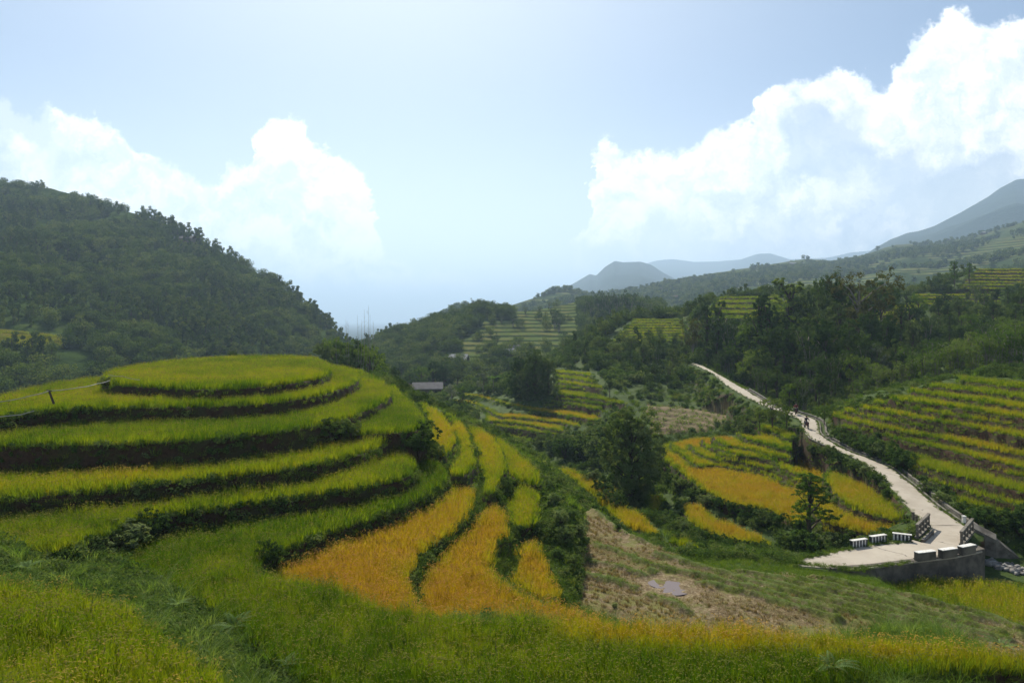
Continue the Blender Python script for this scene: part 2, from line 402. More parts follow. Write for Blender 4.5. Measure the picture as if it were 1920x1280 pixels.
# harvested field by the foreground
Zc = -15.0
pad([(1093, 958), (1115, 952), (1170, 996), (1240, 1026), (1330, 1062), (1400, 1072), (1480, 1075), (1560, 1084), (1640, 1097), (1720, 1116), (1800, 1135), (1870, 1152), (1960, 1180), (2250, 1260), (1960, 1300),
     (1700, 1260), (1400, 1230), (1150, 1180), (1080, 1130), (1090, 1040)], -15.2, 1, kind='stubble', w=0.8, rh=0.05, smooth=1)
pad([(1640, 1080), (1760, 1076), (1850, 1073), (1900, 1085), (1960, 1110), (2100, 1190), (1930, 1185), (1850, 1152), (1760, 1130), (1700, 1110)], -17.0, .3, w=0.5, smooth=1)
# ---- the round hill: finger paddies on its right flank
pad([(985, 1000), (1010, 1000), (1032, 1045), (1052, 1095), (1045, 1112), (1000, 1101), (955, 1082), (967, 1045)], -13.3, .85, smooth=1)
pad([(977, 897), (1003, 899), (1012, 920), (1015, 947), (1010, 968), (982, 974), (957, 978), (947, 957), (953, 930), (965, 910)], -12.5, .42)
pad([(927, 813), (947, 818), (973, 843), (1000, 862), (1014, 884), (1006, 897), (985, 893), (960, 882), (946, 865), (946, 842)], -12.0, .5)
pad([(911, 938), (935, 938), (950, 960), (955, 987), (930, 1005), (920, 1025), (930, 1060), (960, 1090), (1010, 1108), (1080, 1130), (1170, 1165), (800, 1165), (770, 1110), (800, 1050), (850, 1010), (893, 970)], -12.1, .9)
pad([(500, 1050), (560, 1015), (640, 985), (740, 955), (820, 925), (850, 903), (868, 898), (892, 910), (886, 943), (855, 978), (818, 1002), (790, 1026), (772, 1056), (775, 1090), (793, 1120), (830, 1160), (700, 1160), (560, 1105)], -11.4, .88)
pad([(868, 783), (893, 795), (923, 812), (940, 833), (948, 860), (941, 884), (931, 905), (915, 915), (905, 898), (908, 878), (900, 858), (892, 833), (888, 812)], -11.2, .55)
pad([(831, 760), (857, 777), (877, 800), (887, 827), (894, 853), (882, 873), (863, 880), (845, 876), (846, 864), (862, 846), (866, 832), (856, 807), (846, 787)], -10.4, .55)
pad([(780, 745), (813, 756), (833, 773), (850, 800), (857, 817), (839, 835), (819, 851), (800, 857), (793, 846), (803, 828), (813, 805), (806, 785), (797, 765)], -9.9, .6)
# ---- its rings; the sixth swings round the gully and becomes the near field
pad([(830, 866), (842, 872), (838, 890), (800, 918), (720, 948), (640, 972), (560, 1000), (512, 1022), (488, 1045), (510, 1062), (560, 1070), (640, 1090), (700, 1110), (750, 1128), (850, 1136), (1000, 1142), (1150, 1146), (1300, 1150),
     (1420, 1156), (1600, 1174), (1800, 1194), (1960, 1206), (2300, 1230), (2500, 1250), (1930, 1226), (1800, 1232), (1650, 1245), (1500, 1272), (1400, 1300), (600, 1310), (560, 1260), (480, 1190), (400, 1130), (300, 1075), (170, 1022), (60, 960), (0, 900), (300, 800), (500, 770), (700, 770), (790, 820)], -10.5, .06)
pad([(772, 874), (782, 862), (765, 843), (740, 800), (650, 748), (350, 760), (100, 810), (-60, 860), (-250, 930), (-500, 1000), (-150, 1006), (0, 1012), (100, 1014), (150, 1008), (165, 990), (220, 973), (290, 953), (330, 943), (400, 936), (500, 922), (600, 907), (680, 898), (740, 886)], -9.4, .30)
pad([(745, 806), (735, 795), (720, 760), (500, 725), (250, 745), (80, 778), (-40, 810), (-140, 850), (-300, 900), (-100, 925), (0, 917), (100, 908), (200, 898), (300, 889), (400, 879), (500, 868), (560, 859), (620, 849), (680, 835), (720, 821)], -8.35, .38)
pad([(730, 712), (748, 727), (775, 750), (793, 772), (799, 788), (780, 796), (720, 798), (660, 801), (630, 800), (640, 775), (700, 740)], -7.7, .12)
pad([(735, 727), (720, 712), (700, 700), (670, 689), (620, 684), (350, 692), (150, 727), (30, 757), (-60, 787), (-140, 812), (-100, 822), (0, 818), (100, 817), (200, 815), (300, 812), (400, 806), (500, 797), (560, 789), (610, 780), (652, 770), (700, 752), (728, 738)], -6.7, .18)
pad([(-80, 778), (0, 766), (60, 758), (150, 752), (250, 750), (350, 747), (450, 746), (540, 738), (600, 728), (650, 715), (676, 702), (668, 690), (640, 681), (550, 669), (350, 669), (260, 690), (190, 702), (100, 712), (28, 728), (-20, 748)], -5.5, .22, smooth=2)
pad([(192, 702), (200, 690), (250, 680), (330, 671), (400, 666), (480, 663), (560, 664), (600, 668), (618, 677), (622, 688), (600, 697), (560, 704), (480, 712), (400, 716), (320, 714), (250, 710), (205, 708)], -4.5, .22)
# near patches at the lower left
pad([(-900, 1060), (-200, 1068), (0, 1074), (100, 1083), (180, 1095), (250, 1120), (310, 1165), (370, 1200), (420, 1240), (470, 1300), (300, 1330), (-900, 1330)], -8.0, .27)
pad([(-900, 1250), (0, 1258), (100, 1264), (200, 1276), (240, 1300), (100, 1500), (-900, 1500)], -5.6, .62, rh=0.7)
RIPE_EDGE = lev([(1030, 1130), (1200, 1142), (1450, 1156), (1700, 1184), (1930, 1200), (2300, 1225), (1930, 1224), (1700, 1212), (1500, 1194), (1300, 1184), (1130, 1172), (1060, 1160)], -10.5)

# ---- base surface through all outlines plus hand-set points (px, distance, z)
ctl = []
for p in PAD:
    q = p['raw']; st = max(1, len(q) // 7)
    for x, y in q[::st]:
        if abs(x / y) < 1.06 and y < 255: ctl.append((x / y, math.log(y), p['zg'] - 0.35))
def cp(px, d, z): ctl.append(((px - CX) / F, math.log(d), z))
def cpy(px, py, d): cp(px, d, -(py - HY) / F * d)
for px in (-400, 200, 700, 1100, 1500, 2000, 2300): cp(px, 4, -3.0); cp(px, 7, -4.9); cp(px, 11, -7.3)
for px in (700, 1000, 1300, 1600, 1900, 2200): cp(px, 15, -9.6)
for px, d, z in [(-300, 125, -20), (0, 120, -19), (0, 78, -12), (150, 85, -12), (300, 125, -16), (600, 118, -13), (700, 110, -12), (-300, 75, -13), (-300, 180, -26), (0, 180, -27), (300, 190, -28), (600, 190, -27), (780, 180, -21.5), (760, 130, -19),
                 (-300, 255, -34), (0, 255, -36), (400, 255, -34), (700, 255, -29), (840, 250, -24.5), (950, 250, -23), (830, 190, -20.5), (-300, 255, -34), (-900, 200, -20), (-900, 60, -12)]: cp(px, d, z)
# right flank of the round hill, falling to the stream
for px, py, d in [(1040, 905, 58), (1075, 935, 52), (1100, 958, 50), (1040, 960, 45), (1075, 1000, 44), (1090, 1060, 40), (1065, 1110, 37), (1020, 980, 44), (1000, 860, 66), (960, 828, 74), (900, 798, 82), (850, 775, 88), (800, 752, 95), (760, 738, 98),
                  (1120, 1130, 36.5), (1200, 1150, 35.5)]: cpy(px, py, d)
for px, d, z in [(860, 105, -20), (900, 112, -22), (960, 105, -22), (1010, 95, -21), (800, 118, -19), (820, 140, -20), (1030, 118, -23.6), (1090, 100, -22.5), (1060, 85, -20.5), (1140, 88, -22), (1180, 80, -21.6), (1200, 92, -21.8),
                 (1250, 74, -20.6), (1350, 66, -19.6), (1450, 60, -18.9), (1540, 56, -18.6), (1620, 54, -18.4), (1860, 49, -18.6), (1930, 52, -18.4), (1150, 105, -21.5), (1240, 100, -19.8), (1290, 110, -18.8), (1180, 125, -18.4),
                 (1400, 112, -16.3), (1440, 112, -15.2), (1390, 124, -14.9), (1300, 136, -15), (1240, 138, -14.6), (1190, 144, -13.8), (1310, 150, -12.3), (1240, 160, -11.5), (1180, 165, -11.0),
                 (1150, 52, -16.4), (1300, 50, -16.4), (1400, 47, -16.0), (1440, 45, -15.95), (1480, 43.7, -16.0), (1560, 43.2, -16.15), (1640, 43.0, -16.5), (1700, 43.5, -17.2), (1200, 60, -17.5)]: cp(px, d, z)
# wooded rise behind and right of the road
for px, py, d in [(1100, 688, 172), (1700, 640, 160), (1900, 600, 165),
                  (1870, 690, 118), (1930, 690, 108), (1700, 712, 122), (1600, 742, 112), (1545, 762, 105), (1500, 730, 130), (1400, 672, 170), (1330, 660, 185), (1820, 640, 150), (2100, 680, 105), (2200, 560, 200), (2250, 800, 90), (2250, 1000, 60), (1080, 650, 225)]: cpy(px, py, d)
for px in (1100, 1300, 1500, 1700, 1900, 2200): cp(px, 260, -6 if px < 1350 else 6)
ctl = np.array(ctl); P = ctl[:, :2] * (1.0, 0.55); Zc_ = ctl[:, 2]
def tps(A, B):
    r2 = ((A[:, None, :] - B[None, :, :]) ** 2).sum(-1); return 0.5 * r2 * np.log(r2 + 1e-12)
n = len(P); K = tps(P, P) + np.eye(n) * 2.5e-4
Q = np.c_[np.ones(n), P]; A = np.zeros((n + 3, n + 3)); A[:n, :n] = K; A[:n, n:] = Q; A[n:, :n] = Q.T
W = np.linalg.solve(A, np.r_[Zc_, 0, 0, 0])
cu_, cv_ = np.linspace(U[0], U[-1], 220), np.linspace(LD0, LD1, 240)
gp = np.stack(np.meshgrid(cu_, cv_ * 0.55, indexing='ij'), -1).reshape(-1, 2)
cz = np.concatenate([tps(g, P) @ W[:n] + W[n] + g @ W[n + 1:] for g in np.array_split(gp, 24)]).reshape(220, 240)
def bil(fu, fv, G):
    i = np.clip(fu.astype(int), 0, G.shape[0] - 2); j = np.clip(fv.astype(int), 0, G.shape[1] - 2)
    a = np.clip(fu - i, 0, 1); b = np.clip(fv - j, 0, 1)
    return (G[i, j] * (1 - a) + G[i + 1, j] * a) * (1 - b) + (G[i, j + 1] * (1 - a) + G[i + 1, j + 1] * a) * b
fu = (np.arange(NU) / (NU - 1) * 219)[:, None] + np.zeros((1, NV)); fv = (np.arange(NV) / (NV - 1) * 239)[None, :] + np.zeros((NU, 1))
Z = bil(fu, fv, cz).astype(np.float32)
amp = np.clip(GY / 60, 0.25, 1.5)
Z += (fbm(GX * 0.12, GY * 0.12, 4, 3) - 0.5) * 0.6 * amp + (fbm(GX * 0.8, GY * 0.8, 3, 9) - 0.5) * 0.35 * np.minimum(amp, 1)
ID = np.full(Z.shape, -1, np.int16); SD = np.full(Z.shape, 9.0, np.float32)     # top paddy and distance to the nearest lip
EN = (fbm(GX * 0.55, GY * 0.55, 3, 21) - 0.5)
for k, p in enumerate(PAD):
    poly = p['poly']; m = 1.5
    ub = poly[:, 0] / poly[:, 1]
    i0, i1 = np.searchsorted(U, [ub.min() - 0.03, ub.max() + 0.03]); j0, j1 = np.searchsorted(D, [max(poly[:, 1].min() - m, 4), poly[:, 1].max() + m])
    if i1 <= i0 or j1 <= j0: continue
    sl = (slice(i0, i1), slice(j0, j1)); x, y = GX[sl], GY[sl]
    w = np.maximum(p['w'], 0.005 * y)
    s = sdist(poly, x, y) + EN[sl] * np.minimum(0.5, 0.25 + 0.004 * y)
    t = sstep(s, -0.75 * w, 0.45 * w)
    z = Z[sl]; zt = p['zg'] + (EN[sl] * 0.08)
    if p['kind'] == 'stubble':
        # bunds of the harvested field: old contour steps
        zt = p['zg'] - 0.0 * x
    Z[sl] = z * (1 - t) + zt * t
    inside = s > 0
    ID[sl] = np.where(inside, k, ID[sl])
    SD[sl] = np.where(inside, s, np.minimum(np.abs(SD[sl]), -s))
del fu, fv

# harvested field: tilt it down to the right and step it along its bunds
BUNDS = [[(1108, 951), (1168, 997), (1216, 1016), (1264, 1033), (1324, 1052), (1384, 1069), (1456, 1083), (1547, 1103), (1647, 1127), (1780, 1160), (1880, 1187)],
         [(1250, 1010), (1330, 1022), (1413, 1037), (1513, 1063), (1647, 1097), (1700, 1115), (1760, 1132), (1850, 1152), (1910, 1178)],
         [(1113, 1021), (1149, 1030), (1216, 1059), (1300, 1075), (1397, 1100), (1480, 1122), (1563, 1146)],
         [(1230, 1040), (1313, 1060), (1397, 1088), (1480, 1110), (1573, 1130), (1640, 1147), (1720, 1168)],
         [(1101, 1052), (1134, 1057), (1168, 1066), (1210, 1078)], [(1096, 1078), (1144, 1088), (1192, 1102)], [(1216, 1114), (1250, 1124), (1290, 1146)],
         [(1470, 1058), (1560, 1076), (1640, 1092), (1700, 1108)], [(1500, 1085), (1600, 1108), (1700, 1132), (1800, 1160)]]
for b_ in list(BUNDS[:4]):
    m_ = len(b_) // 3; BUNDS.append([(x + 6, y + 13 + 2.5 * math.sin(x * .03)) for x, y in b_[m_:]])
stub = [k for k, p in enumerate(PAD) if p['kind'] == 'stubble'][0]
BXY = [lev(chaikin(b, 2, closed=False), -15.2) for b in BUNDS]
def dline(l, x, y):
    best = np.full(x.shape, 1e9, np.float32)
    for (ax, ay), (bx, by) in zip(l[:-1], l[1:]):
        dx, dy = bx - ax, by - ay; t = np.clip(((x - ax) * dx + (y - ay) * dy) / (dx * dx + dy * dy + 1e-9), 0, 1)
        np.minimum(best, (x - ax - t * dx) ** 2 + (y - ay - t * dy) ** 2, out=best)
    return np.sqrt(best)
BD = np.full(Z.shape, 9.0, np.float32); ms = ID == stub
xs, ys = GX[ms], GY[ms]; bd = np.full(xs.shape, 9.0, np.float32)
for b in BXY: bd = np.minimum(bd, dline(b, xs, ys))
bd = bd + (fbm(xs * 1.3, ys * 1.3, 2, 5) - 0.5) * 0.35
BD[ms] = bd
zs = Z[ms]; zs = zs + 0.26 * (1 - sstep(bd, 0.05, 0.45)) + (fbm(xs * 1.5, ys * 1.5, 4, 8) - 0.5) * 0.20
Z[ms] = zs
qx, qy = (1258 - CX) / F * 39.2, 39.2; q_ = np.sqrt((GX - qx) ** 2 + ((GY - qy) * .8) ** 2); Z = np.where(q_ < 2.2, Z * sstep(q_, 1.2, 2.2) + (-15.3 + (fbm(GX * 1.6, GY * 1.6, 3, 12) - .5) * .22) * (1 - sstep(q_, 1.2, 2.2)), Z); BD = np.where(q_ < 1.6, 9, BD)

# ---- road and bridge deck
RZ = [(682, -9.6), (701, -10.8), (724, -12), (742, -12.6), (761, -13.2), (786, -13.8), (820, -14.4), (870, -15.2), (950, -16.0), (985, -16.25), (1100, -16.25)]
def road3(pts):
    p = np.asarray(pts, float); z = np.interp(p[:, 1], [a for a, _ in RZ], [b for _, b in RZ]); d = -z * F / (p[:, 1] - HY)
    return np.stack([(p[:, 0] - CX) / F * d, d, z], 1)
RL = [(1296, 681), (1339, 701), (1363, 724), (1394, 742), (1432, 761), (1470, 775), (1502, 786), (1507, 809), (1522, 822), (1552, 836), (1576, 847), (1606, 860), (1630, 874), (1649, 890), (1668, 909), (1685, 933), (1704, 952), (1720, 971), (1736, 985)]
RR = [(1303, 679.5), (1331, 692), (1362, 710), (1399, 731), (1437, 755), (1475, 768), (1531, 786), (1535, 801), (1534, 810), (1543, 820), (1565, 832), (1592, 847), (1619, 855), (1646, 866), (1673, 878), (1689, 893), (1714, 912), (1735, 931), (1757, 950), (1781, 966), (1808, 985)]
def resamp(p, n):
    s = np.r_[0, np.cumsum(np.linalg.norm(np.diff(p[:, :2], axis=0), axis=1))]; t = np.linspace(0, s[-1], n)
    return np.stack([np.interp(t, s, p[:, k]) for k in range(3)], 1)
rl = resamp(chaikin(road3(RL), 2, closed=False), 120); rr = resamp(chaikin(road3(RR), 2, closed=False), 120)
DECK = [(1480, 1052), (1505, 1061), (1600, 1068), (1720, 1052), (1790, 1044), (1842, 1033), (1830, 1024), (1802, 1021), (1824, 994), (1808, 985), (1736, 985), (1748, 1001), (1729, 1017), (1712, 1012), (1660, 1017), (1600, 1027), (1540, 1040)]
dk = road3(DECK)
def flatten(poly3, x0pad=0.9, drop=0.16, wide=0.0):
    poly = poly3[:, :2]; ub = poly[:, 0] / poly[:, 1]
    i0, i1 = np.searchsorted(U, [ub.min() - 0.03, ub.max() + 0.03]); j0, j1 = np.searchsorted(D, [poly[:, 1].min() - 2, poly[:, 1].max() + 2])
    sl = (slice(i0, i1), slice(j0, j1)); x, y = GX[sl], GY[sl]; s = sdist(poly, x, y)
    o = np.argsort(poly3[:, 1]); zr = np.interp(y, poly3[o, 1], poly3[o, 2]) - drop
    t = sstep(s, np.where((ID[sl] == -1) & (wide > 0), -wide, -x0pad), 0.0); Z[sl] = Z[sl] * (1 - t) + zr * t
    ID[sl] = np.where(s > -0.12, -2, ID[sl]); SD[sl] = np.where(s > -0.12, 9, SD[sl])
flatten(np.concatenate([rl, rr[::-1]]), wide=5.0)
sl_ = (slice(None), slice(np.searchsorted(D, 40), np.searchsorted(D, 62)))
s_ = sdist(dk[:, :2], GX[sl_], GY[sl_]); Z[sl_] = np.where(s_ > -0.25, np.minimum(Z[sl_], -16.45), Z[sl_]); ID[sl_] = np.where(s_ > -0.25, -2, ID[sl_]); SD[sl_] = np.where(s_ > -.25, 9, SD[sl_])

# ---- lookups
def ij(x, y):
    return (x / y - U[0]) / (U[-1] - U[0]) * (NU - 1), (np.log(y) - LD0) / (LD1 - LD0) * (NV - 1)
def zat(x, y):
    a, b = ij(np.asarray(x, float), np.asarray(y, float)); return bil(a, b, Z)
def nearest(G, x, y):
    a, b = ij(x, y); return G[np.clip((a + .5).astype(int), 0, NU - 1), np.clip((b + .5).astype(int), 0, NV - 1)]
SLOPE = Z / GY; VIS = np.maximum.accumulate(SLOPE, axis=1)
def visible(x, y, h=1.5): return (nearest(Z, x, y) + h) / y >= nearest(VIS, x, y) - 1e-3
def hit(px, py, dmin=12.0):
    """first ground point seen in that direction"""
    u = (px - CX) / F; v = (HY - py) / F
    i = int(round((u - U[0]) / (U[-1] - U[0]) * (NU - 1))); j0 = np.searchsorted(D, dmin)
    ok = np.where(SLOPE[i, j0:] >= v)[0]
    j = j0 + (ok[0] if len(ok) else int(np.argmax(SLOPE[i, j0:])))
    d = D[j]; return (u * d, d, float(Z[i, j]))

# ---- ground mesh with plain surface masks
gz = np.gradient(Z, axis=1) / np.gradient(GY, axis=1); gx = np.gradient(Z, axis=0) / (np.gradient(GX, axis=0))
steep = np.sqrt(gz ** 2 + gx ** 2)
verts = np.stack([GX.ravel(), GY.ravel(), Z.ravel()], 1)
idx = np.arange(NU * NV, dtype=np.int32).reshape(NU, NV)
faces = np.stack([idx[:-1, :-1], idx[1:, :-1], idx[1:, 1:], idx[:-1, 1:]], -1).reshape(-1, 4)
stubm = (ID == stub).astype(np.float32); bare = np.isin(ID, [k for k, p in enumerate(PAD) if p['kind'] == 'bare']).astype(np.float32)
padm = (ID >= 0).astype(np.float32) * (1 - stubm) * (1 - bare)
gm, t, out = newmat('valley_ground')
tcn = t.n.new('ShaderNodeTexCoord').outputs['Object']
n1 = t.noise(tcn, 0.9, 6, 0.65); n2 = t.noise(tcn, 6.0, 5, 0.7); n3 = t.noise(tcn, 0.16, 3, 0.5)
green = t.ramp(n1, [(0.3, (0.028, 0.048, 0.010)), (0.55, (0.050, 0.080, 0.016)), (0.75, (0.085, 0.105, 0.028))])
earth = t.ramp(n2, [(0.3, (0.026, 0.014, 0.008)), (0.6, (0.060, 0.034, 0.018)), (0.8, (0.085, 0.055, 0.028))])
stc = t.ramp(n2, [(0.30, (0.095, 0.055, 0.030)), (0.5, (0.155, 0.115, 0.062)), (0.66, (0.31, 0.25, 0.155))])
stg = t.mix(t.step(t.math('ADD', n1, t.math('MULTIPLY', n3, 0.5)), 0.66, 0.86), stc, (0.13, 0.13, 0.035))
stp = t.step(t.attr('steep'), 0.7, 1.4)
col = t.mix(t.math('MULTIPLY', t.attr('pad'), 0.62), green, earth)
col = t.mix(t.math('MULTIPLY', stp, t.step(n1, 0.42, 0.56)), col, earth)
col = t.mix(t.attr('bare'), col, t.mix(t.step(n1, .4, .6), (0.17, 0.12, 0.075), (0.11, 0.10, 0.04)))
col = t.mix(t.attr('stub'), col, stg)
col = t.mix(t.attr('bund'), col, (0.075, 0.10, 0.02))
b = t.n.new('ShaderNodeBsdfPrincipled'); b.inputs['Roughness'].default_value = 0.95; b.inputs['Specular IOR Level'].default_value = 0.15
t.put(b.inputs['Base Color'], col)
bp = t.n.new('ShaderNodeBump'); bp.inputs['Strength'].default_value = 0.6; bp.inputs['Distance'].default_value = 0.12; t.put(bp.inputs['Height'], n2); t.l.new(bp.outputs[0], b.inputs['Normal'])
t.l.new(b.outputs[0], out.inputs[0])
me = mesh_np('valley_ground', verts, faces, [gm], smooth=True, attrs=dict(steep=steep.ravel(), pad=padm.ravel(), stub=stubm.ravel(), bare=bare.ravel(),
             bund=((1 - sstep(BD, 0.06, 0.26)) * stubm).ravel()))
ground = tag(link('valley_ground', me), 'terraced valley ground under the rice and bushes', 'ground', kind='structure')
del verts, faces

# puddle in the harvested field
px_, py_, pz_ = qx, qy, -15.3
a = np.linspace(0, 2 * math.pi, 28, endpoint=False); r = 1 + 0.12 * np.sin(3 * a + 1) + 0.07 * np.sin(5 * a)
pv = np.stack([px_ + 1.1 * r * np.cos(a) - 0.3 * r * np.sin(a), py_ + 1.15 * r * np.sin(a), np.full(28, 0.0)], 1)
pv[:, 2] = -15.30
wm, t, out = newmat('puddle_water'); b = t.n.new('ShaderNodeBsdfPrincipled'); b.inputs['Base Color'].default_value = (0.12, 0.095, 0.10, 1); b.inputs['Roughness'].default_value = 0.55; b.inputs['Specular IOR Level'].default_value = 0.2
t.l.new(b.outputs[0], out.inputs[0])
pv2 = np.concatenate([pv, pv - (0, 0, 0.12)])
pf = [np.arange(28)[None, :], np.array([(i, i + 28, (i + 1) % 28 + 28, (i + 1) % 28) for i in range(28)])]
tag(link('puddle', mesh_np('puddle', pv2, pf, [wm])), 'small muddy puddle in the harvested field', 'puddle', kind='structure')

# ================================================================== FAR HILLS
HILLS = {}
def hill(name, label, ridge, foot, mat, nx=260, ns=150, amp=0.06, gul=0.5, seed=0, back=0.9, prof=1.0, gs=1.0, far=1.0):
    """ridge: (px, py, distance) skyline; foot: (px, z, distance) lower edge on the near side"""
    R_ = np.array(ridge, float); Fo = np.array(foot, float); R_[:, 2] *= far
    pxs = np.linspace(max(R_[0, 0], Fo[0, 0]), min(R_[-1, 0], Fo[-1, 0]), nx)
    ru = (pxs - CX) / F
    ry = np.interp(pxs, R_[:, 0], R_[:, 1]); rd = np.interp(pxs, R_[:, 0], R_[:, 2]); rz = (HY - ry) / F * rd
    fd = np.interp(pxs, Fo[:, 0], Fo[:, 2]); fz = np.interp(pxs, Fo[:, 0], Fo[:, 1])
    s = np.concatenate([np.linspace(0, 1, ns), np.linspace(1.02, 1 + back, ns // 4)])
    d = fd[:, None] + (rd - fd)[:, None] * s[None, :]
    sf = np.minimum(s, 1)[None, :] ** prof
    z = fz[:, None] + (rz - fz)[:, None] * sf
    beyond = np.maximum(s - 1, 0)[None, :]; z = z - beyond * (rd - fd)[:, None] * 0.7
    x = ru[:, None] * d; H = np.abs(rz - fz)[:, None] + 20
    env = np.sin(np.clip(s, 0, 1) * math.pi)[None, :] ** 0.7 + 0.02
    sc = 3.2 / np.mean(rd) * gs
    g = np.abs(fbm(x * sc * 1.8 + s * 1.3, d * sc * 0.5, 4, seed + 5) - 0.5) * 2
    z = z + H * amp * env * ((fbm(x * sc * 2, d * sc * 2, 4, seed) - 0.5) * 1.6 - (0.5 - g) * gul)
    z = z + (fbm(x * sc * 9, d * sc * 9, 4, seed + 9) - 0.5) * H * 0.02
    idx = np.arange(nx * len(s)).reshape(nx, len(s))
    f = np.stack([idx[:-1, :-1], idx[1:, :-1], idx[1:, 1:], idx[:-1, 1:]], -1).reshape(-1, 4)
    o = link(name, mesh_np(name, np.stack([x, d, z], -1).reshape(-1, 3), f, [mat], smooth=True))
    tag(o, label, 'hill', kind='structure')
    HILLS[name if name not in HILLS else name + '2'] = dict(px=pxs, d=d, z=z, s=s)
    return HILLS[name]
def hill_at(h, px, s):
    """surface point by bearing and height fraction"""
    i = np.interp(px, h['px'], np.arange(len(h['px']))); j = np.interp(s, h['s'], np.arange(len(h['s'])))
    d = bil(np.atleast_1d(i), np.atleast_1d(j), h['d']); z = bil(np.atleast_1d(i), np.atleast_1d(j), h['z'])
    return (np.asarray(px) - CX) / F * d, d, z
def hill_hit(h, px, py):
    i = int(round(np.interp(px, h['px'], np.arange(len(h['px']))))); v = (HY - py) / F
    sl = h['z'][i] / h['d'][i]; ok = np.where(sl >= v)[0]
    j = ok[0] if len(ok) else int(np.argmax(sl)); d = h['d'][i, j]
    return ((px - CX) / F * d, d, float(h['z'][i, j]))

def hillmat(name, cols, scale=0.02, terr=None, terr_lo=0.45):
    m, t, out = newmat(name)
    tcn = t.n.new('ShaderNodeTexCoord').outputs['Object']
    n1 = t.noise(tcn, scale, 7, 0.65); n2 = t.noise(tcn, scale * 6, 5, 0.7)
    f = t.math('ADD', t.math('MULTIPLY', n1, 0.65), t.math('MULTIPLY', n2, 0.35))
    col = t.ramp(f, [(0.36 + 0.28 * k / (len(cols) - 1), c) for k, c in enumerate(cols)])
    if terr:
        sp = t.n.new('ShaderNodeSeparateXYZ'); t.l.new(tcn, sp.inputs[0])
        ph = t.math('FRACT', t.math('MULTIPLY', t.math('ADD', sp.outputs[2], t.math('MULTIPLY', n1, 3.0)), 1.0 / terr))
        line = t.step(ph, 0.52, 0.66)
        tc_ = t.mix(line, t.mix(t.step(n2, .4, .6), (0.085, 0.120, 0.035), (0.13, 0.13, 0.045)), (0.030, 0.045, 0.016))
        col = t.mix(t.step(t.noise(tcn, scale * 0.6, 3, 0.5), terr_lo, terr_lo + .05), col, tc_)
    b = t.n.new('ShaderNodeBsdfDiffuse'); t.put(b.inputs[0], col)
    bp = t.n.new('ShaderNodeBump'); bp.inputs['Strength'].default_value = 0.8; bp.inputs['Distance'].default_value = 0.06 / scale; t.put(bp.inputs['Height'], n2); t.l.new(bp.outputs[0], b.inputs['Normal'])
    t.l.new(b.outputs[0], out.inputs[0]); return m
m_wood = hillmat('wooded_slope', [(0.024, 0.042, 0.012), (0.042, 0.068, 0.018), (0.075, 0.10, 0.028)])
m_terr = hillmat('terraced_slope', [(0.020, 0.036, 0.010), (0.034, 0.055, 0.015), (0.06, 0.08, 0.024)], 0.02, terr=1.9, terr_lo=0.36)
m_terr2 = hillmat('patchwork_slope', [(0.022, 0.040, 0.012), (0.036, 0.058, 0.018), (0.075, 0.095, 0.032)], 0.010, terr=5.0)
m_far = hillmat('far_slope', [(0.015, 0.028, 0.018), (0.028, 0.042, 0.024), (0.036, 0.048, 0.028)], 0.003)
hA = hill('left_mountain', 'steep wooded mountainside behind the round terraced hill',
     [(-900, 300, 560), (-300, 330, 540), (0, 343, 520), (100, 354, 510), (200, 384, 490), (300, 413, 470), (380, 452, 455), (450, 493, 440), (520, 534, 425), (580, 581, 410), (622, 616, 400), (645, 643, 395), (700, 700, 390), (760, 760, 380)],
     [(-900, -22, 150), (0, -26, 170), (300, -30, 200), (640, -32, 262), (760, -36, 280)], m_wood, nx=300, ns=170, amp=0.10, seed=2, prof=1.05)
hB = hill('middle_hill', 'terraced hillside with dark woods across the gully',
     [(560, 720, 430), (640, 680, 395), (700, 638, 380), (760, 622, 370), (830, 600, 365), (900, 580, 370), (960, 585, 390), (1020, 580, 410), (1080, 566, 430), (1180, 568, 440), (1240, 575, 420), (1330, 582, 400), (1500, 565, 380), (2300, 550, 350)],
     [(560, -36, 270), (850, -22.5, 238), (1100, -21, 234), (1250, -15, 228), (1500, -8, 232), (2300, 2, 232)], m_terr, nx=300, ns=120, amp=0.05, seed=12)
hC = hill('right_ridge', 'long hazy ridge of woods and fields rising to the right',
     [(700, 640, 640), (780, 608, 645), (860, 573, 650), (960, 572, 680), (1010, 556, 700), (1060, 540, 720), (1105, 554, 750), (1160, 550, 800), (1250, 527, 850), (1340, 512, 900), (1430, 498, 950), (1510, 486, 1000), (1560, 489, 1000), (1620, 477, 1000), (1680, 458, 1050), (1760, 455, 1000), (1830, 441, 950), (1920, 416, 900), (2500, 370, 880)],
     [(700, -60, 420), (1100, -30, 450), (1500, 0, 430), (2500, 16, 400)], m_terr2, nx=320, ns=150, amp=0.10, seed=33, gul=0.8, far=1.3)
hD = hill('far_hills', 'pale blue peak at the head of the valley', [(980, 600, 2500), (1050, 545, 2500), (1078, 530, 2500), (1105, 514, 2500), (1118, 516, 2450), (1135, 500, 2400), (1153, 489, 2400), (1168, 491, 2400), (1200, 490, 2400), (1222, 497, 2400), (1245, 512, 2400), (1300, 540, 2400), (1360, 570, 2400)],
     [(980, -60, 1500), (1360, 0, 1500)], m_far, nx=140, ns=50, amp=0.20, seed=41, gul=1.2, far=1.5)
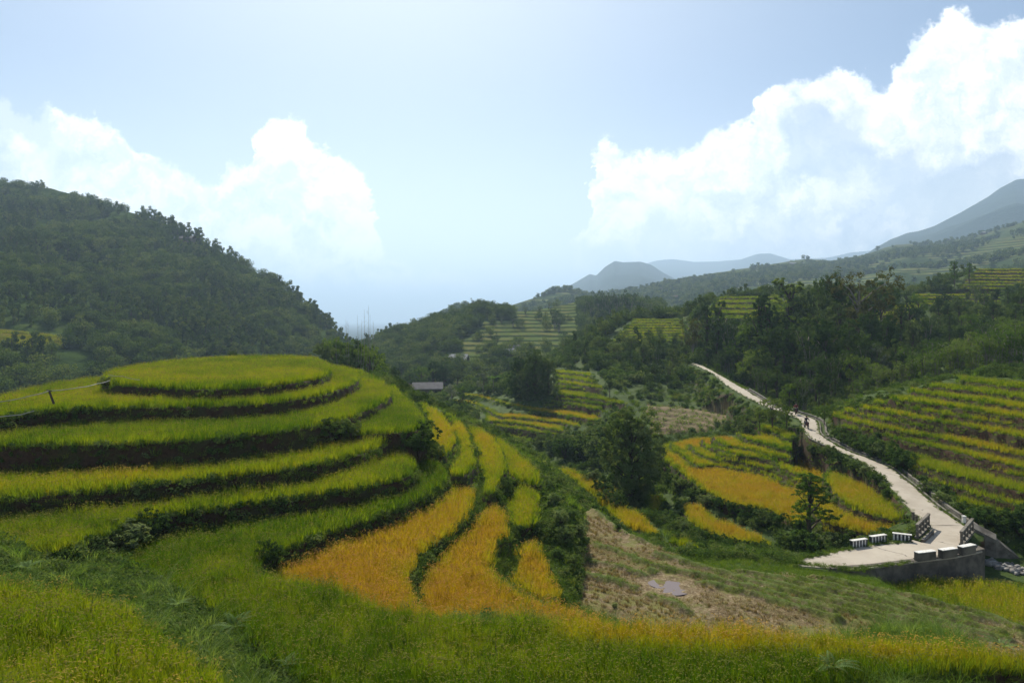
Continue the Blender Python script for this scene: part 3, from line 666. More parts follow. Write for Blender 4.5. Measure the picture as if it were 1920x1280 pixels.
hill('farther_range', 'faint far mountain range on the skyline', [(1000, 580, 5000), (1100, 530, 5000), (1180, 502, 4600), (1230, 489, 4600), (1262, 486, 4600), (1300, 491, 4600), (1350, 490, 4600), (1385, 486, 4200), (1422, 476, 4000), (1445, 475, 4000), (1480, 486, 4000), (1550, 484, 4000), (1600, 473, 4000), (1640, 470, 4000), (1760, 480, 4000), (1900, 500, 4000)],
     [(1000, -60, 3000), (1900, -20, 3000)], m_far, nx=160, ns=40, amp=0.10, seed=51, gul=1.2, far=1.5)
hill('blue_peak', 'tall blue mountain rising beyond the right ridge', [(1560, 520, 2500), (1640, 465, 2450), (1672, 447, 2400), (1700, 437, 2400), (1725, 433, 2400), (1752, 424, 2400), (1800, 400, 2400), (1850, 370, 2400), (1878, 350, 2400), (1905, 336, 2400), (1930, 334, 2400), (2000, 362, 2400), (2400, 330, 2400)],
     [(1560, 0, 1300), (2400, 60, 1300)], m_far, nx=160, ns=60, amp=0.14, seed=61, gul=1.2, far=1.25)
# the plain far down the valley, out to the horizon
pl = MB(); pl.add([(-21500, -300, -70), (21500, -300, -70), (21500, 24000, -70), (-21500, 24000, -70)], [(0, 1, 2, 3)])
tag(pl.build('valley_floor', m_far), 'distant valley floor out to the horizon', 'ground', kind='structure')

# ---- the air
hz = MB(); hz.box((0, 11900, 294), (44000, 24800, 732))
hm, t, out = newmat('haze_air')
pv_ = t.n.new('ShaderNodeVolumePrincipled'); pv_.inputs['Color'].default_value = (0.53, 0.74, 0.99, 1); pv_.inputs['Density'].default_value = 0.00023; pv_.inputs['Anisotropy'].default_value = 0.35
t.l.new(pv_.outputs[0], out.inputs['Volume'])
hazeo = tag(hz.build('haze', hm), 'pale blue haze filling the valley air', 'haze', kind='stuff')

# ================================================================== ROAD AND BRIDGE
cm, t, out = newmat('pale_concrete')
tcn = t.n.new('ShaderNodeTexCoord').outputs['Object']
n1 = t.noise(tcn, 0.35, 6, 0.65); n2 = t.noise(tcn, 3.0, 5, 0.7); n3 = t.noise(tcn, 0.9, 4, 0.6, dist=1.5)
col = t.ramp(n1, [(0.3, (0.30, 0.255, 0.195)), (0.5, (0.385, 0.335, 0.265)), (0.7, (0.44, 0.39, 0.31))])
col = t.mix(t.math('MULTIPLY', t.step(n3, 0.58, 0.70), 0.45), col, (0.24, 0.19, 0.14))
col = t.mix(t.math('MULTIPLY', n2, 0.25), col, (0.25, 0.23, 0.2))
cu2 = t.n.new('ShaderNodeTexVoronoi'); cu2.feature = 'DISTANCE_TO_EDGE'; cu2.inputs['Scale'].default_value = 0.22; t.put(cu2.inputs['Vector'], t.vmath('ADD', tcn, t.noise(tcn, 0.8, 3, out='Color')))
crk = t.math('MULTIPLY', t.math('SUBTRACT', 1.0, t.step(cu2.outputs['Distance'], 0.004, 0.014)), t.step(n1, 0.50, 0.56))
col = t.mix(crk, col, (0.10, 0.085, 0.07))
b = t.n.new('ShaderNodeBsdfPrincipled'); b.inputs['Roughness'].default_value = 0.9; t.put(b.inputs['Base Color'], col)
bp = t.n.new('ShaderNodeBump'); bp.inputs['Strength'].default_value = 0.3; bp.inputs['Distance'].default_value = 0.03; t.put(bp.inputs['Height'], n2); t.l.new(bp.outputs[0], b.inputs['Normal'])
t.l.new(b.outputs[0], out.inputs[0]); m_road = cm
m_conc = plain('weathered_concrete', (0.20, 0.18, 0.15), 0.95, 1.6, col2=(0.085, 0.075, 0.06), bump=0.3)
m_wall = plain('stained_wall', (0.16, 0.14, 0.11), 0.95, 0.9, col2=(0.07, 0.06, 0.05), bump=0.4)
m_white = plain('worn_white_paint', (0.72, 0.71, 0.67), 0.7, 7.0, col2=(0.5, 0.48, 0.44))
m_black = plain('black_paint', (0.035, 0.035, 0.04), 0.6)

def ribbon(name, a, b_, mat, ncross=7, thick=0.14, crown=0.04):
    t_ = np.linspace(0, 1, ncross); top = a[:, None, :] * (1 - t_)[None, :, None] + b_[:, None, :] * t_[None, :, None]
    edge = (fbm(np.arange(len(a)) * 0.35, np.zeros(len(a)), 3, 4) - 0.5) * 0.35
    top[:, 0, 0] += edge; top[:, -1, 0] += edge[::-1]
    top[:, :, 2] += crown * np.sin(t_ * math.pi)[None, :]
    n_, k_ = top.shape[:2]
    s0 = top[:, :1].copy(); s1 = top[:, -1:].copy(); s0[:, :, 2] -= thick; s1[:, :, 2] -= thick
    full = np.concatenate([s0, top, s1], 1); k_ += 2; idx = np.arange(n_ * k_).reshape(n_, k_)
    f = np.stack([idx[:-1, :-1], idx[:-1, 1:], idx[1:, 1:], idx[1:, :-1]], -1).reshape(-1, 4)
    return link(name, mesh_np(name, full.reshape(-1, 3), f, [mat], smooth=False))
tag(ribbon('road', rl, rr, m_road), 'pale concrete lane winding from the bridge up into the wood', 'road', kind='structure')
def slab(poly3, top, th):
    p = np.asarray(poly3, float); n_ = len(p); t_ = p.copy(); t_[:, 2] += top; b2 = p.copy(); b2[:, 2] += top - th
    f = [np.arange(n_)[None, :], np.arange(n_)[::-1][None, :] + n_, np.array([(i, i + n_, (i + 1) % n_ + n_, (i + 1) % n_) for i in range(n_)])]
    return np.concatenate([t_, b2]), f
v, f = slab(dk, 0.006, 0.10)
tag(link('bridge_deck', mesh_np('bridge_deck', v, f, [m_road])), 'wide concrete bridge deck joining the lane', 'bridge deck', kind='structure')
def at(px, py, z): d = -z * F / (py - HY); return np.array([(px - CX) / F * d, d, z])
# roadside kerb and drain on the uphill side
kb = MB(); q = rr[40:]; tt = np.gradient(q[:, :2], axis=0); tt /= np.linalg.norm(tt, axis=1)[:, None] + 1e-9; nn = np.stack([-tt[:, 1], tt[:, 0]], 1)
sgn = np.sign(((rr[40:, :2] - rl[40:, :2]) * nn).sum(1).mean())
for off, w_, h_ in ((0.15, 0.16, 0.10), (0.75, 0.22, 0.16)):
    a_ = q[:, :2] + nn * sgn * off; b_ = q[:, :2] + nn * sgn * (off + w_)
    for i in range(len(q) - 1):
        z0, z1 = q[i, 2] - 0.2, q[i + 1, 2] - 0.2
        kb.hexa([(*a_[i], z0), (*b_[i], z0), (*b_[i + 1], z1), (*a_[i + 1], z1)], [(*a_[i], z0 + .2 + h_), (*b_[i], z0 + .2 + h_), (*b_[i + 1], z1 + .2 + h_), (*a_[i + 1], z1 + .2 + h_)])
tag(kb.build('road_kerb', m_conc), 'low concrete kerb and drain edge along the uphill side of the lane', 'kerb', kind='structure')

ZD = -16.25
def seg_frame(a, b):
    d = b - a; L = np.linalg.norm(d[:2]); return L, math.atan2(d[1], d[0])
def striped_block(pa, pb, label):
    a, b = at(*pa, ZD), at(*pb, ZD); L, rz = seg_frame(a, b); c = (a + b) / 2
    t_ = tag(empty('striped_barrier', tuple(c), rz), label, 'road barrier', 'black and white striped blocks beside the bridge')
    g = MB(); g.box((0, 0, 0.24), (L, 0.26, 0.48)); g.build('block', m_black, t_)
    g = MB(); g.box((0, 0, 0.50), (L + 0.04, 0.30, 0.045)); g.build('white_cap', m_white, t_)
    n_ = max(5, int(round(L / 0.30)))
    g = MB()
    for k in range(n_):
        x_ = -L / 2 + (k + 0.25) * L / n_
        g.box((x_, 0, 0.24), (L / n_ * 0.45, 0.268, 0.476))
    g.build('white_stripes', m_white, t_)
striped_block((1596, 1026), (1624, 1022), 'striped kerb block farthest from the bridge railing, at the narrow end of the deck')
striped_block((1632, 1018), (1660, 1014), 'striped kerb block in the middle of the three')
striped_block((1674, 1011), (1709, 1015), 'longest striped kerb block, next to the bridge railing')
def railing(pa, pb, label, h=0.95):
    a, b = at(*pa, ZD), at(*pb, ZD); L, rz = seg_frame(a, b); c = (a + b) / 2
    t_ = tag(empty('bridge_railing', tuple(c), rz), label, 'railing', 'concrete railings of the bridge')
    n_ = 4
    for k in range(n_ + 1):
        g = MB(); g.box((-L / 2 + k * L / n_, 0, h / 2), (0.16, 0.16, h)); g.build('post', m_conc, t_)
    for z_, th in ((h + 0.06, 0.14), (h * 0.56, 0.10)):
        g = MB(); g.box((0, 0, z_), (L + 0.3, 0.20 if z_ > 0.8 else 0.10, th)); g.build('rail', m_conc, t_)
    g = MB(); g.box((0, 0, 0.09), (L + 0.3, 0.3, 0.18)); g.build('plinth', m_conc, t_)
railing((1720, 1009), (1741, 988), 'concrete bridge railing on the left, beside the striped block')
railing((1803, 1023), (1823, 998), 'concrete bridge railing on the right, above the dark wing wall')
# low kerb in front of the left railing
a, b = at(1730, 1016, ZD), at(1748, 1000, ZD); L, rz = seg_frame(a, b)
g = MB(); g.box((0, 0, 0.10), (L, 0.25, 0.2)); tag(g.build('concrete_kerb', m_conc, loc=tuple((a + b) / 2)), 'short low concrete kerb between left railing and road', 'kerb'); bpy.data.objects['concrete_kerb'].rotation_euler = (0, 0, rz)
# retaining wall with three raised blocks, nearest the viewer
wl = tag(empty('retaining_wall', tuple(at(1720, 1052, ZD))), 'long stained concrete retaining wall with three raised blocks along its top', 'wall')
o0 = at(1720, 1052, ZD)
wp = [at(1560, 1067, ZD), at(1640, 1061, ZD), at(1720, 1051, ZD), at(1790, 1043, ZD), at(1842, 1032, ZD)]
wb = [-16.6, -16.9, -18.9, -19.6, -19.8]
g = MB()
for i in range(4):
    p0, p1 = wp[i] - o0, wp[i + 1] - o0; n_ = np.array([-(p1 - p0)[1], (p1 - p0)[0], 0]); n_ = n_ / np.linalg.norm(n_) * 0.35
    top0, top1 = (0.05, 0.05) if i < 2 else (0.10, 0.10)
    z0, z1 = wb[i] - ZD, wb[i + 1] - ZD
    lo0 = (p0[0] - n_[0] * .6, p0[1] - n_[1] * .6, z0); lo1 = (p1[0] - n_[0] * .6, p1[1] - n_[1] * .6, z1)
    g.hexa([lo0, lo1, (p1[0] + n_[0], p1[1] + n_[1], z1), (p0[0] + n_[0], p0[1] + n_[1], z0)], [(p0[0], p0[1], top0), (p1[0], p1[1], top1), (p1[0] + n_[0], p1[1] + n_[1], top1), (p0[0] + n_[0], p0[1] + n_[1], top0)])
g.build('wall_face', m_wall, wl)
for pa, pb in (((1718, 1052), (1751, 1048)), ((1763, 1047), (1791, 1043)), ((1800, 1041), (1825, 1036))):
    a, b = at(*pa, ZD) - o0, at(*pb, ZD) - o0; L, rz = seg_frame(a, b); c = (a + b) / 2
    g = MB(); g.box((c[0], c[1], 0.32), (L, 0.36, 0.55), rz); r_ = g.build('raised_block', m_wall, wl)
    g = MB(); g.box((c[0], c[1], 0.615), (L + 0.03, 0.40, 0.04), rz); g.build('white_top', m_white, r_)
# end of the wall turning the corner
g = MB(); p0, p1 = at(1842, 1032, ZD) - o0, at(1826, 1024, ZD) - o0
g.hexa([(p0[0] - .1, p0[1], -3.4), (p0[0] + .25, p0[1] + .1, -3.4), (p1[0] + .25, p1[1] + .3, -3.4), (p1[0] - .1, p1[1], -3.4)], [(p0[0] - .1, p0[1], 0.1), (p0[0] + .25, p0[1] + .1, 0.1), (p1[0] + .25, p1[1] + .3, 0.1), (p1[0] - .1, p1[1], 0.1)])
g.build('wall_end', m_wall, wl)
# far wing wall, sloping down to the stream
W1, W2, W3 = at(1826, 990, ZD), at(1868, 1012, -16.9), at(1912, 1046, -18.2)
g = MB()
for a, b in ((W1, W2), (W2, W3)):
    n_ = np.array([b[1] - a[1], -(b[0] - a[0]), 0]); n_ = -n_ / np.linalg.norm(n_) * 0.8
    if n_[1] < 0: n_ = -n_
    g.hexa([(a[0], a[1], -19.6), (b[0], b[1], -19.6), (b[0] + n_[0], b[1] + n_[1], -19.6), (a[0] + n_[0], a[1] + n_[1], -19.6)], [tuple(a), tuple(b), (b[0] + n_[0], b[1] + n_[1], b[2] + .25), (a[0] + n_[0], a[1] + n_[1], a[2] + .25)])
tag(g.build('wing_wall', m_conc), 'sloping concrete wing wall running down from the bridge to the stream', 'wall')
g = MB(); p = at(1806, 984, ZD); g.box((0, 0, 0.3), (0.22, 0.22, 0.6)); g.box((0, 0, 0.63), (0.26, 0.26, 0.06)); tag(g.build('marker_post', m_white, loc=tuple(p + (0.25, 0.3, 0))), 'small white marker post at the roadside by the right railing', 'post')
for k, (a_, b_, lb) in enumerate(((1719, 973, 'taller of two dark stub posts beside the lane before the left railing'), (1725, 977, 'shorter of two dark stub posts beside the lane before the left railing'))):
    g = MB(); g.box((0, 0, 0.25), (0.16, 0.16, 0.62 - 0.18 * k)); g.box((0, 0, 0.56 - 0.16 * k), (0.2, 0.2, 0.05)); p = at(a_, b_, -16.1); tag(g.build('stub_post', m_wall, loc=tuple(p + (-0.3, 0, 0))), lb, 'post')

# ================================================================== VEGETATION PROTOTYPES
def leaf_quads(cen, nrm, size, aspect=0.5, rng=RNG, lv=None):
    """one small quad per leaf, facing roughly nrm"""
    n_ = len(cen); r = rng.normal(size=(n_, 3)); a = np.cross(nrm, r); a /= np.linalg.norm(a, axis=1)[:, None] + 1e-9; b = np.cross(nrm, a); b /= np.linalg.norm(b, axis=1)[:, None] + 1e-9
    size = np.broadcast_to(size, (n_,))[:, None]
    nn = nrm / (np.linalg.norm(nrm, axis=1)[:, None] + 1e-9)
    v = np.stack([cen - a * size * 0.5, cen + b * size * aspect * 0.5 + nn * size * .08, cen + a * size * 0.5 - nn * size * .12, cen - b * size * aspect * 0.5 + nn * size * .08], 1).reshape(-1, 3)
    f = np.arange(n_ * 4).reshape(n_, 4)
    lv = rng.random(n_) if lv is None else lv
    return v, f, np.repeat(lv, 4)
def blades(n_, rad_, h, w, bend, rng, seg=3, hvar=0.3, droop=1.0):
    """grass blades: curved tapering strips"""
    th = rng.random(n_) * 2 * math.pi; r = rad_ * np.sqrt(rng.random(n_)); bx, by = r * np.cos(th), r * np.sin(th)
    az = th + rng.normal(0, 0.9, n_); hh = h * (1 - hvar * rng.random(n_)); bd = bend * (0.3 + rng.random(n_)) * hh
    V, Fq, LV = [], [], []; lv = rng.random(n_)
    pa = az + math.pi / 2 + rng.normal(0, 0.5, n_); wx, wy = np.cos(pa) * w / 2, np.sin(pa) * w / 2
    rows = []
    for k in range(seg + 1):
        t = k / seg; ww = (1 - t) ** 0.7 if k < seg else 0.08
        cx = bx + np.cos(az) * bd * t ** 2; cy = by + np.sin(az) * bd * t ** 2; cz = hh * (t - 0.25 * droop * bend * t ** 3)
        rows.append((np.stack([cx - wx * ww, cy - wy * ww, cz], 1), np.stack([cx + wx * ww, cy + wy * ww, cz], 1)))
    v = np.stack([np.stack(r_, 1) for r_ in rows], 1).reshape(n_, -1, 3); m = v.shape[1]
    f = np.concatenate([(np.arange(n_) * m)[:, None] + np.array([2 * k, 2 * k + 1, 2 * k + 3, 2 * k + 2])[None] for k in range(seg)])
    return v.reshape(-1, 3), f, np.repeat(lv, m)
def panicles(n_, rad_, h, size, rng):
    """drooping grain heads at the top of the plants"""
    th = rng.random(n_) * 2 * math.pi; r = rad_ * np.sqrt(rng.random(n_)); az = th + rng.normal(0, 1.0, n_)
    p0 = np.stack([r * np.cos(th), r * np.sin(th), h * (0.84 + 0.14 * rng.random(n_))], 1); dr = np.stack([np.cos(az), np.sin(az), np.zeros(n_)], 1)
    sd = np.stack([-np.sin(az), np.cos(az), np.zeros(n_)], 1); rows = []
    for t, ww in ((0, .25), (.4, 1), (.8, .8), (1, .1)):
        c = p0 + dr * size * t + np.array([0, 0, 1.0]) * (size * (0.35 * math.sin(t * 2.0) - 0.55 * t * t)); rows += [c - sd * size * .16 * ww, c + sd * size * .16 * ww]
    v = np.stack(rows, 1); m = 8
    f = np.concatenate([(np.arange(n_) * m)[:, None] + np.array([2 * k, 2 * k + 1, 2 * k + 3, 2 * k + 2])[None] for k in range(3)])
    return v.reshape(-1, 3), f, np.repeat(rng.random(n_), m)
def join(parts):
    V, Q, L, M_ = [], [], [], []; n_ = 0
    for v, f, lv, mi in parts:
        V.append(v); Q.append(f + n_); L.append(lv); M_.append(np.full(len(f), mi)); n_ += len(v)
    return np.concatenate(V), np.concatenate(Q), np.concatenate(L), np.concatenate(M_)

# rice material: colour runs from fresh green to ripe gold with the field's own ripeness
def ricemat(name, green, gold, trans):
    m, t, out = newmat(name)
    ripe = t.attr('ripe', 'INSTANCER'); lv = t.attr('lv'); oi = t.n.new('ShaderNodeObjectInfo').outputs['Random']
    f = t.math('ADD', ripe, t.math('MULTIPLY', t.math('SUBTRACT', t.math('ADD', t.math('MULTIPLY', lv, .6), t.math('MULTIPLY', oi, .4)), 0.5), 0.62), clamp=True)
    n_ = len(green); col = t.ramp(f, [(k / (n_ - 1), c) for k, c in enumerate(green)])
    d = t.n.new('ShaderNodeBsdfDiffuse'); t.put(d.inputs[0], col)
    tr = t.n.new('ShaderNodeBsdfTranslucent'); t.put(tr.inputs[0], t.mix(1.0, col, gold, 'MULTIPLY'))
    mx = t.n.new('ShaderNodeMixShader'); mx.inputs[0].default_value = trans
    t.l.new(d.outputs[0], mx.inputs[1]); t.l.new(tr.outputs[0], mx.inputs[2]); t.l.new(mx.outputs[0], out.inputs[0]); return m
m_rice = ricemat('rice_leaf', [(0.060, 0.130, 0.008), (0.205, 0.275, 0.013), (0.29, 0.30, 0.014), (0.37, 0.295, 0.020), (0.39, 0.245, 0.026)], (1.15, 1.12, 0.5), 0.60)
m_grain = ricemat('rice_grain', [(0.13, 0.15, 0.03), (0.20, 0.19, 0.04), (0.34, 0.26, 0.05), (0.44, 0.27, 0.06), (0.42, 0.21, 0.06)], (1.1, 1.0, 0.7), 0.35)
G1 = [(0.020, 0.045, 0.008), (0.045, 0.085, 0.014), (0.075, 0.125, 0.020), (0.11, 0.15, 0.03)]
m_grass = leafmat('bank_grass', [(0.045, 0.095, 0.014), (0.085, 0.155, 0.020), (0.13, 0.205, 0.03), (0.20, 0.22, 0.07)], 0.5)
m_bush = leafmat('bush_leaf', [(0.030, 0.065, 0.016), (0.062, 0.115, 0.028), (0.11, 0.165, 0.045), (0.20, 0.235, 0.11)], 0.35, gloss=0)
m_paleb = leafmat('pale_bush_leaf', [(0.045, 0.085, 0.030), (0.09, 0.15, 0.05), (0.15, 0.21, 0.08), (0.26, 0.31, 0.17)], 0.4)
m_dark = leafmat('dark_leaf', [(0.020, 0.045, 0.014), (0.042, 0.080, 0.022), (0.075, 0.120, 0.032), (0.15, 0.19, 0.08)], 0.30, gloss=0)
m_light = leafmat('light_leaf', [(0.040, 0.085, 0.014), (0.08, 0.145, 0.022), (0.13, 0.20, 0.035), (0.20, 0.25, 0.08)], 0.38, gloss=0)
m_brownleaf = leafmat('brownish_leaf', [(0.034, 0.046, 0.014), (0.06, 0.074, 0.020), (0.085, 0.09, 0.026), (0.11, 0.115, 0.045)], 0.35)
m_greyleaf = leafmat('silver_leaf', [(0.06, 0.08, 0.05), (0.11, 0.14, 0.09), (0.20, 0.23, 0.17), (0.30, 0.33, 0.26)], 0.3, gloss=0.02)
m_wood_leaf = leafmat('wood_leaf', [(0.020, 0.045, 0.016), (0.048, 0.085, 0.024), (0.09, 0.135, 0.035), (0.16, 0.19, 0.07)], 0.35)
m_straw = leafmat('straw', [(0.07, 0.05, 0.03), (0.20, 0.14, 0.07), (0.42, 0.34, 0.21), (0.20, 0.20, 0.06)], 0.25)
m_bark = plain('bark', (0.10, 0.075, 0.05), 0.95, 6.0, col2=(0.045, 0.035, 0.025))
m_palebark = plain('pale_bark', (0.27, 0.24, 0.19), 0.9, 5.0, col2=(0.12, 0.10, 0.08))

PROTO = bpy.data.collections.new('plant_models')          # plant meshes that the fields draw from
def proto_coll(name, meshes):
    c = bpy.data.collections.new(name)
    for i, me in enumerate(meshes):
        c.objects.link(bpy.data.objects.new('%s_%02d' % (name, i), me))
    return c
def rice_clump(seed, n_, rad_, h, w, npan, psize, seg=3):
    rng = np.random.default_rng(seed); P_ = [(*blades(n_, rad_, h, w, 0.30, rng, seg, 0.45), 0)]
    if npan: P_.append((*panicles(npan, rad_, h, psize, rng), 1))
    v, f, lv, mi = join(P_); return mesh_np('rice_clump', v, f, [m_rice, m_grain], mi, attrs=dict(lv=lv))
c_rice = proto_coll('rice_plants', [rice_clump(k, 36, .13, .74, .013, 4, .10) for k in range(3)] + [rice_clump(10 + k, 40, .22, .70, .024, 4, .12, 2) for k in range(3)] +
                    [rice_clump(20 + k, 46, .38, .66, .045, 4, .16, 2) for k in range(2)])
def tuft(seed, n_, rad_, h, w, bend=0.8):
    v, f, lv = blades(n_, rad_, h, w, bend, np.random.default_rng(seed), 3, 0.5); return v, f, lv, 0
def shrub(seed, r, n_, size, squash=0.75, lob=5):
    rng = np.random.default_rng(seed); L = rng.normal(size=(lob, 3)) * r * 0.42; L[:, 2] = np.abs(L[:, 2]) * .8 + r * 0.35; Rr = r * (0.35 + 0.3 * rng.random(lob))
    k = rng.integers(0, lob, n_); dr = rng.normal(size=(n_, 3)); dr /= np.linalg.norm(dr, axis=1)[:, None]
    rr_ = Rr[k] * (0.55 + 0.5 * rng.random(n_) ** 0.6); p = L[k] + dr * rr_[:, None]; p[:, 2] = np.maximum(p[:, 2] * squash, 0.02)
    nr = dr + rng.normal(size=(n_, 3)) * 0.55 + (0, 0, 0.4)
    return (*leaf_quads(p, nr, size * (0.6 + 0.8 * rng.random(n_)), 0.5, rng), 0)
def m1(name, parts, mats):
    v, f, lv, mi = join(parts); return mesh_np(name, v, f, mats, mi, attrs=dict(lv=lv))
c_bank = proto_coll('bank_plants', [m1('grass_tuft', [tuft(40 + k, 34, .16, .38, .014, 1.0)], [m_grass]) for k in range(3)] +
                    [m1('leafy_weed', [shrub(50 + k, .28, 90, .10)], [m_bush]) for k in range(3)] +
                    [m1('coarse_tuft', [tuft(60 + k, 30, .28, .45, .035, .9)], [m_grass]) for k in range(2)] + [m1('coarse_weed', [shrub(70 + k, .45, 110, .20)], [m_bush]) for k in range(3)])
c_shrub = proto_coll('ground_shrubs', [m1('shrub', [shrub(80 + k, .75, 420, .15, .8, 7)], [m_bush]) for k in range(3)] + [m1('shrub_dark', [shrub(90 + k, .8, 420, .16, .9, 7)], [m_dark]) for k in range(2)] +
                     [m1('tall_grass', [tuft(100 + k, 60, .5, .95, .035, 1.0)], [m_grass]) for k in range(2)] +
                     [m1('shrub_far', [shrub(110 + k, 1.0, 260, .34, .8, 7)], [m_bush]) for k in range(2)] + [m1('shrub_far_dark', [shrub(120 + k, 1.1, 260, .36, .9, 7)], [m_dark]) for k in range(2)])
c_straw = proto_coll('stubble_plants', [m1('stubble', [tuft(130 + k, 18, .07, .24, .018, .5)], [m_straw]) for k in range(3)] + [m1('loose_straw', [tuft(140 + k, 40, .34, .14, .02, 3.2)], [m_straw]) for k in range(2)])
def lowtree(seed, h, r, n_, size, tall=False):
    rng = np.random.default_rng(seed); lob = 9 if not tall else 7
    L = np.zeros((lob, 3))
    th = rng.random(lob) * 6.28; rr_ = r * 0.55 * rng.random(lob) ** .5; L[:, 0] = rr_ * np.cos(th); L[:, 1] = rr_ * np.sin(th); L[:, 2] = h * (0.18 + 0.66 * rng.random(lob)) if not tall else h * np.linspace(.12, .92, lob)
    Rr = r * (0.34 + 0.25 * rng.random(lob)) * (1.0 if not tall else .8)
    k = rng.integers(0, lob, n_); dr = rng.normal(size=(n_, 3)); dr /= np.linalg.norm(dr, axis=1)[:, None]; p = L[k] + dr * (Rr[k] * (0.6 + .45 * rng.random(n_)))[:, None] * (1, 1, .8)
    nr = dr + rng.normal(size=(n_, 3)) * 0.5 + (0, 0, 0.4)
    g = MB(); g.tube([(0, 0, -.8), (0, 0, h * .45), (0.1, 0, h * .7)], [h * .022, h * .016, h * .008], 4); tv, tq = np.concatenate(g.v), np.concatenate(g.q)
    return m1('wood_tree', [(*leaf_quads(p, nr, size * (0.6 + .8 * rng.random(n_)), .6, rng), 0), (tv, tq, np.zeros(len(tv)), 1)], [m_wood_leaf, m_bark])
c_wood = proto_coll('hillside_trees', [lowtree(150 + k, 6.6, 3.9, 620, .60) for k in range(4)] + [lowtree(160 + k, 8, 2.7, 480, .6, True) for k in range(2)])
c_woodfar = proto_coll('ridge_trees', [lowtree(170 + k, 8, 4.0, 130, 1.7) for k in range(4)])

# ================================================================== SCATTERING
def scatter(name, label, pts, coll, idx, scl, rz, ripe=None, tilt=None, cat=None):
    n_ = len(pts); me = bpy.data.meshes.new(name); me.vertices.add(n_); me.vertices.foreach_set('co', np.asarray(pts, np.float32).ravel())
    def at_(k, v, t='FLOAT'):
        a = me.attributes.new(k, t, 'POINT'); a.data.foreach_set('vector' if t == 'FLOAT_VECTOR' else 'value', np.asarray(v, np.int32 if t == 'INT' else np.float32).ravel())
    rot = np.zeros((n_, 3)); rot[:, 2] = rz
    if tilt is not None: rot[:, 0] = tilt[:, 0]; rot[:, 1] = tilt[:, 1]
    at_('rot', rot, 'FLOAT_VECTOR'); at_('scl', scl); at_('idx', idx, 'INT'); at_('ripe', ripe if ripe is not None else np.zeros(n_))
    o = link(name, me)
    ng = bpy.data.node_groups.new(name + '_layout', 'GeometryNodeTree')
    ng.interface.new_socket('Geometry', in_out='INPUT', socket_type='NodeSocketGeometry'); ng.interface.new_socket('Geometry', in_out='OUTPUT', socket_type='NodeSocketGeometry')
    N = ng.nodes; Lk = ng.links; gi = N.new('NodeGroupInput'); go = N.new('NodeGroupOutput')
    ci = N.new('GeometryNodeCollectionInfo'); ci.inputs['Collection'].default_value = coll; ci.inputs['Separate Children'].default_value = True; ci.inputs['Reset Children'].default_value = True
    ip = N.new('GeometryNodeInstanceOnPoints'); ip.inputs['Pick Instance'].default_value = True
    def na(k, t):
        a = N.new('GeometryNodeInputNamedAttribute'); a.data_type = t; a.inputs['Name'].default_value = k; return a.outputs['Attribute']
    Lk.new(gi.outputs[0], ip.inputs['Points']); Lk.new(ci.outputs[0], ip.inputs['Instance']); Lk.new(na('idx', 'INT'), ip.inputs['Instance Index'])
    Lk.new(na('rot', 'FLOAT_VECTOR'), ip.inputs['Rotation']); Lk.new(na('scl', 'FLOAT'), ip.inputs['Scale'])
    Lk.new(ip.outputs[0], go.inputs[0])
    md = o.modifiers.new('layout', 'NODES'); md.node_group = ng
    tag(o, label, cat, kind='stuff'); return o

def band(d0, d1, s, umax=0.83):
    """jittered lattice over the view's wedge between two distances"""
    xs_ = np.arange(-umax * d1, umax * d1, s); ys_ = np.arange(d0, d1, s)
    x, y = np.meshgrid(xs_, ys_); x = x.ravel() + RNG.uniform(-.5, .5, x.size) * s; y = y.ravel() + RNG.uniform(-.5, .5, y.size) * s
    k = (np.abs(x / y) < umax) & (y > d0) & (y < d1); return x[k], y[k]
padripe = np.array([p['ripe'] for p in PAD] + [0, 0], float); padkind = np.array([{'rice': 0, 'bare': 1, 'stubble': 2}[p['kind']] for p in PAD] + [9, 9])
padtall = np.array([p['tall'] for p in PAD] + [1, 1], float); padzg = np.array([p['zg'] for p in PAD] + [0, 0], float)
acc = []
for d0, d1, s, base, nk in ((9, 34, .215, 0, 3), (34, 74, .32, 3, 3), (74, 150, .44, 6, 2), (150, 255, .62, 6, 2)):
    x, y = band(d0, d1, s); k = nearest(ID, x, y); m = (k >= 0) & (padkind[k] == 0) & visible(x, y, 1.2); x, y, k = x[m], y[m], k[m]
    sd = nearest(SD, x, y); z = zat(x, y)
    m = (sd > np.where(y < 74, 0.10 + 0.0012 * y, 0.20)) & (z > padzg[k] - np.where(y < 74, .22, .45)) & (z < padzg[k] + 0.3); x, y, k, z = x[m], y[m], k[m], z[m]
    r = padripe[k] + (fbm(x * .18, y * .18, 3, 77) - .5) * 0.6 + (fbm(x * .9, y * .9, 2, 78) - .5) * 0.3
    e = sdist(RIPE_EDGE, x, y); r = r + sstep(e, -1.0, 0.5) * 0.72 * (y < 34)
    # greener rim along the lips
    sd2 = nearest(SD, x, y); r = r - np.where(y > 72, .5, .18) * (1 - sstep(sd2, 0.2, np.where(y > 72, .9, .9))) * (r > .35)
    acc.append((x, y, z, r, base + RNG.integers(0, nk, len(x)), padtall[k] * RNG.uniform(.82, 1.14, len(x)) * (0.86 + 0.28 * fbm(x * .5, y * .5, 2, 5))))
x, y, z, r, ix, sc = [np.concatenate(q) for q in zip(*acc)]
tl = RNG.normal(0, .15, (len(x), 2)); lod = (fbm(x * .45, y * .45, 3, 101) - .5); tl[:, 0] += lod * .9; tl[:, 1] += (fbm(x * .45, y * .45, 3, 103) - .5) * .9; sc = sc * (1 + .5 * (fbm(x * 1.1, y * 1.1, 2, 107) - .5)); rz_ = RNG.uniform(0, 6.28, len(x))
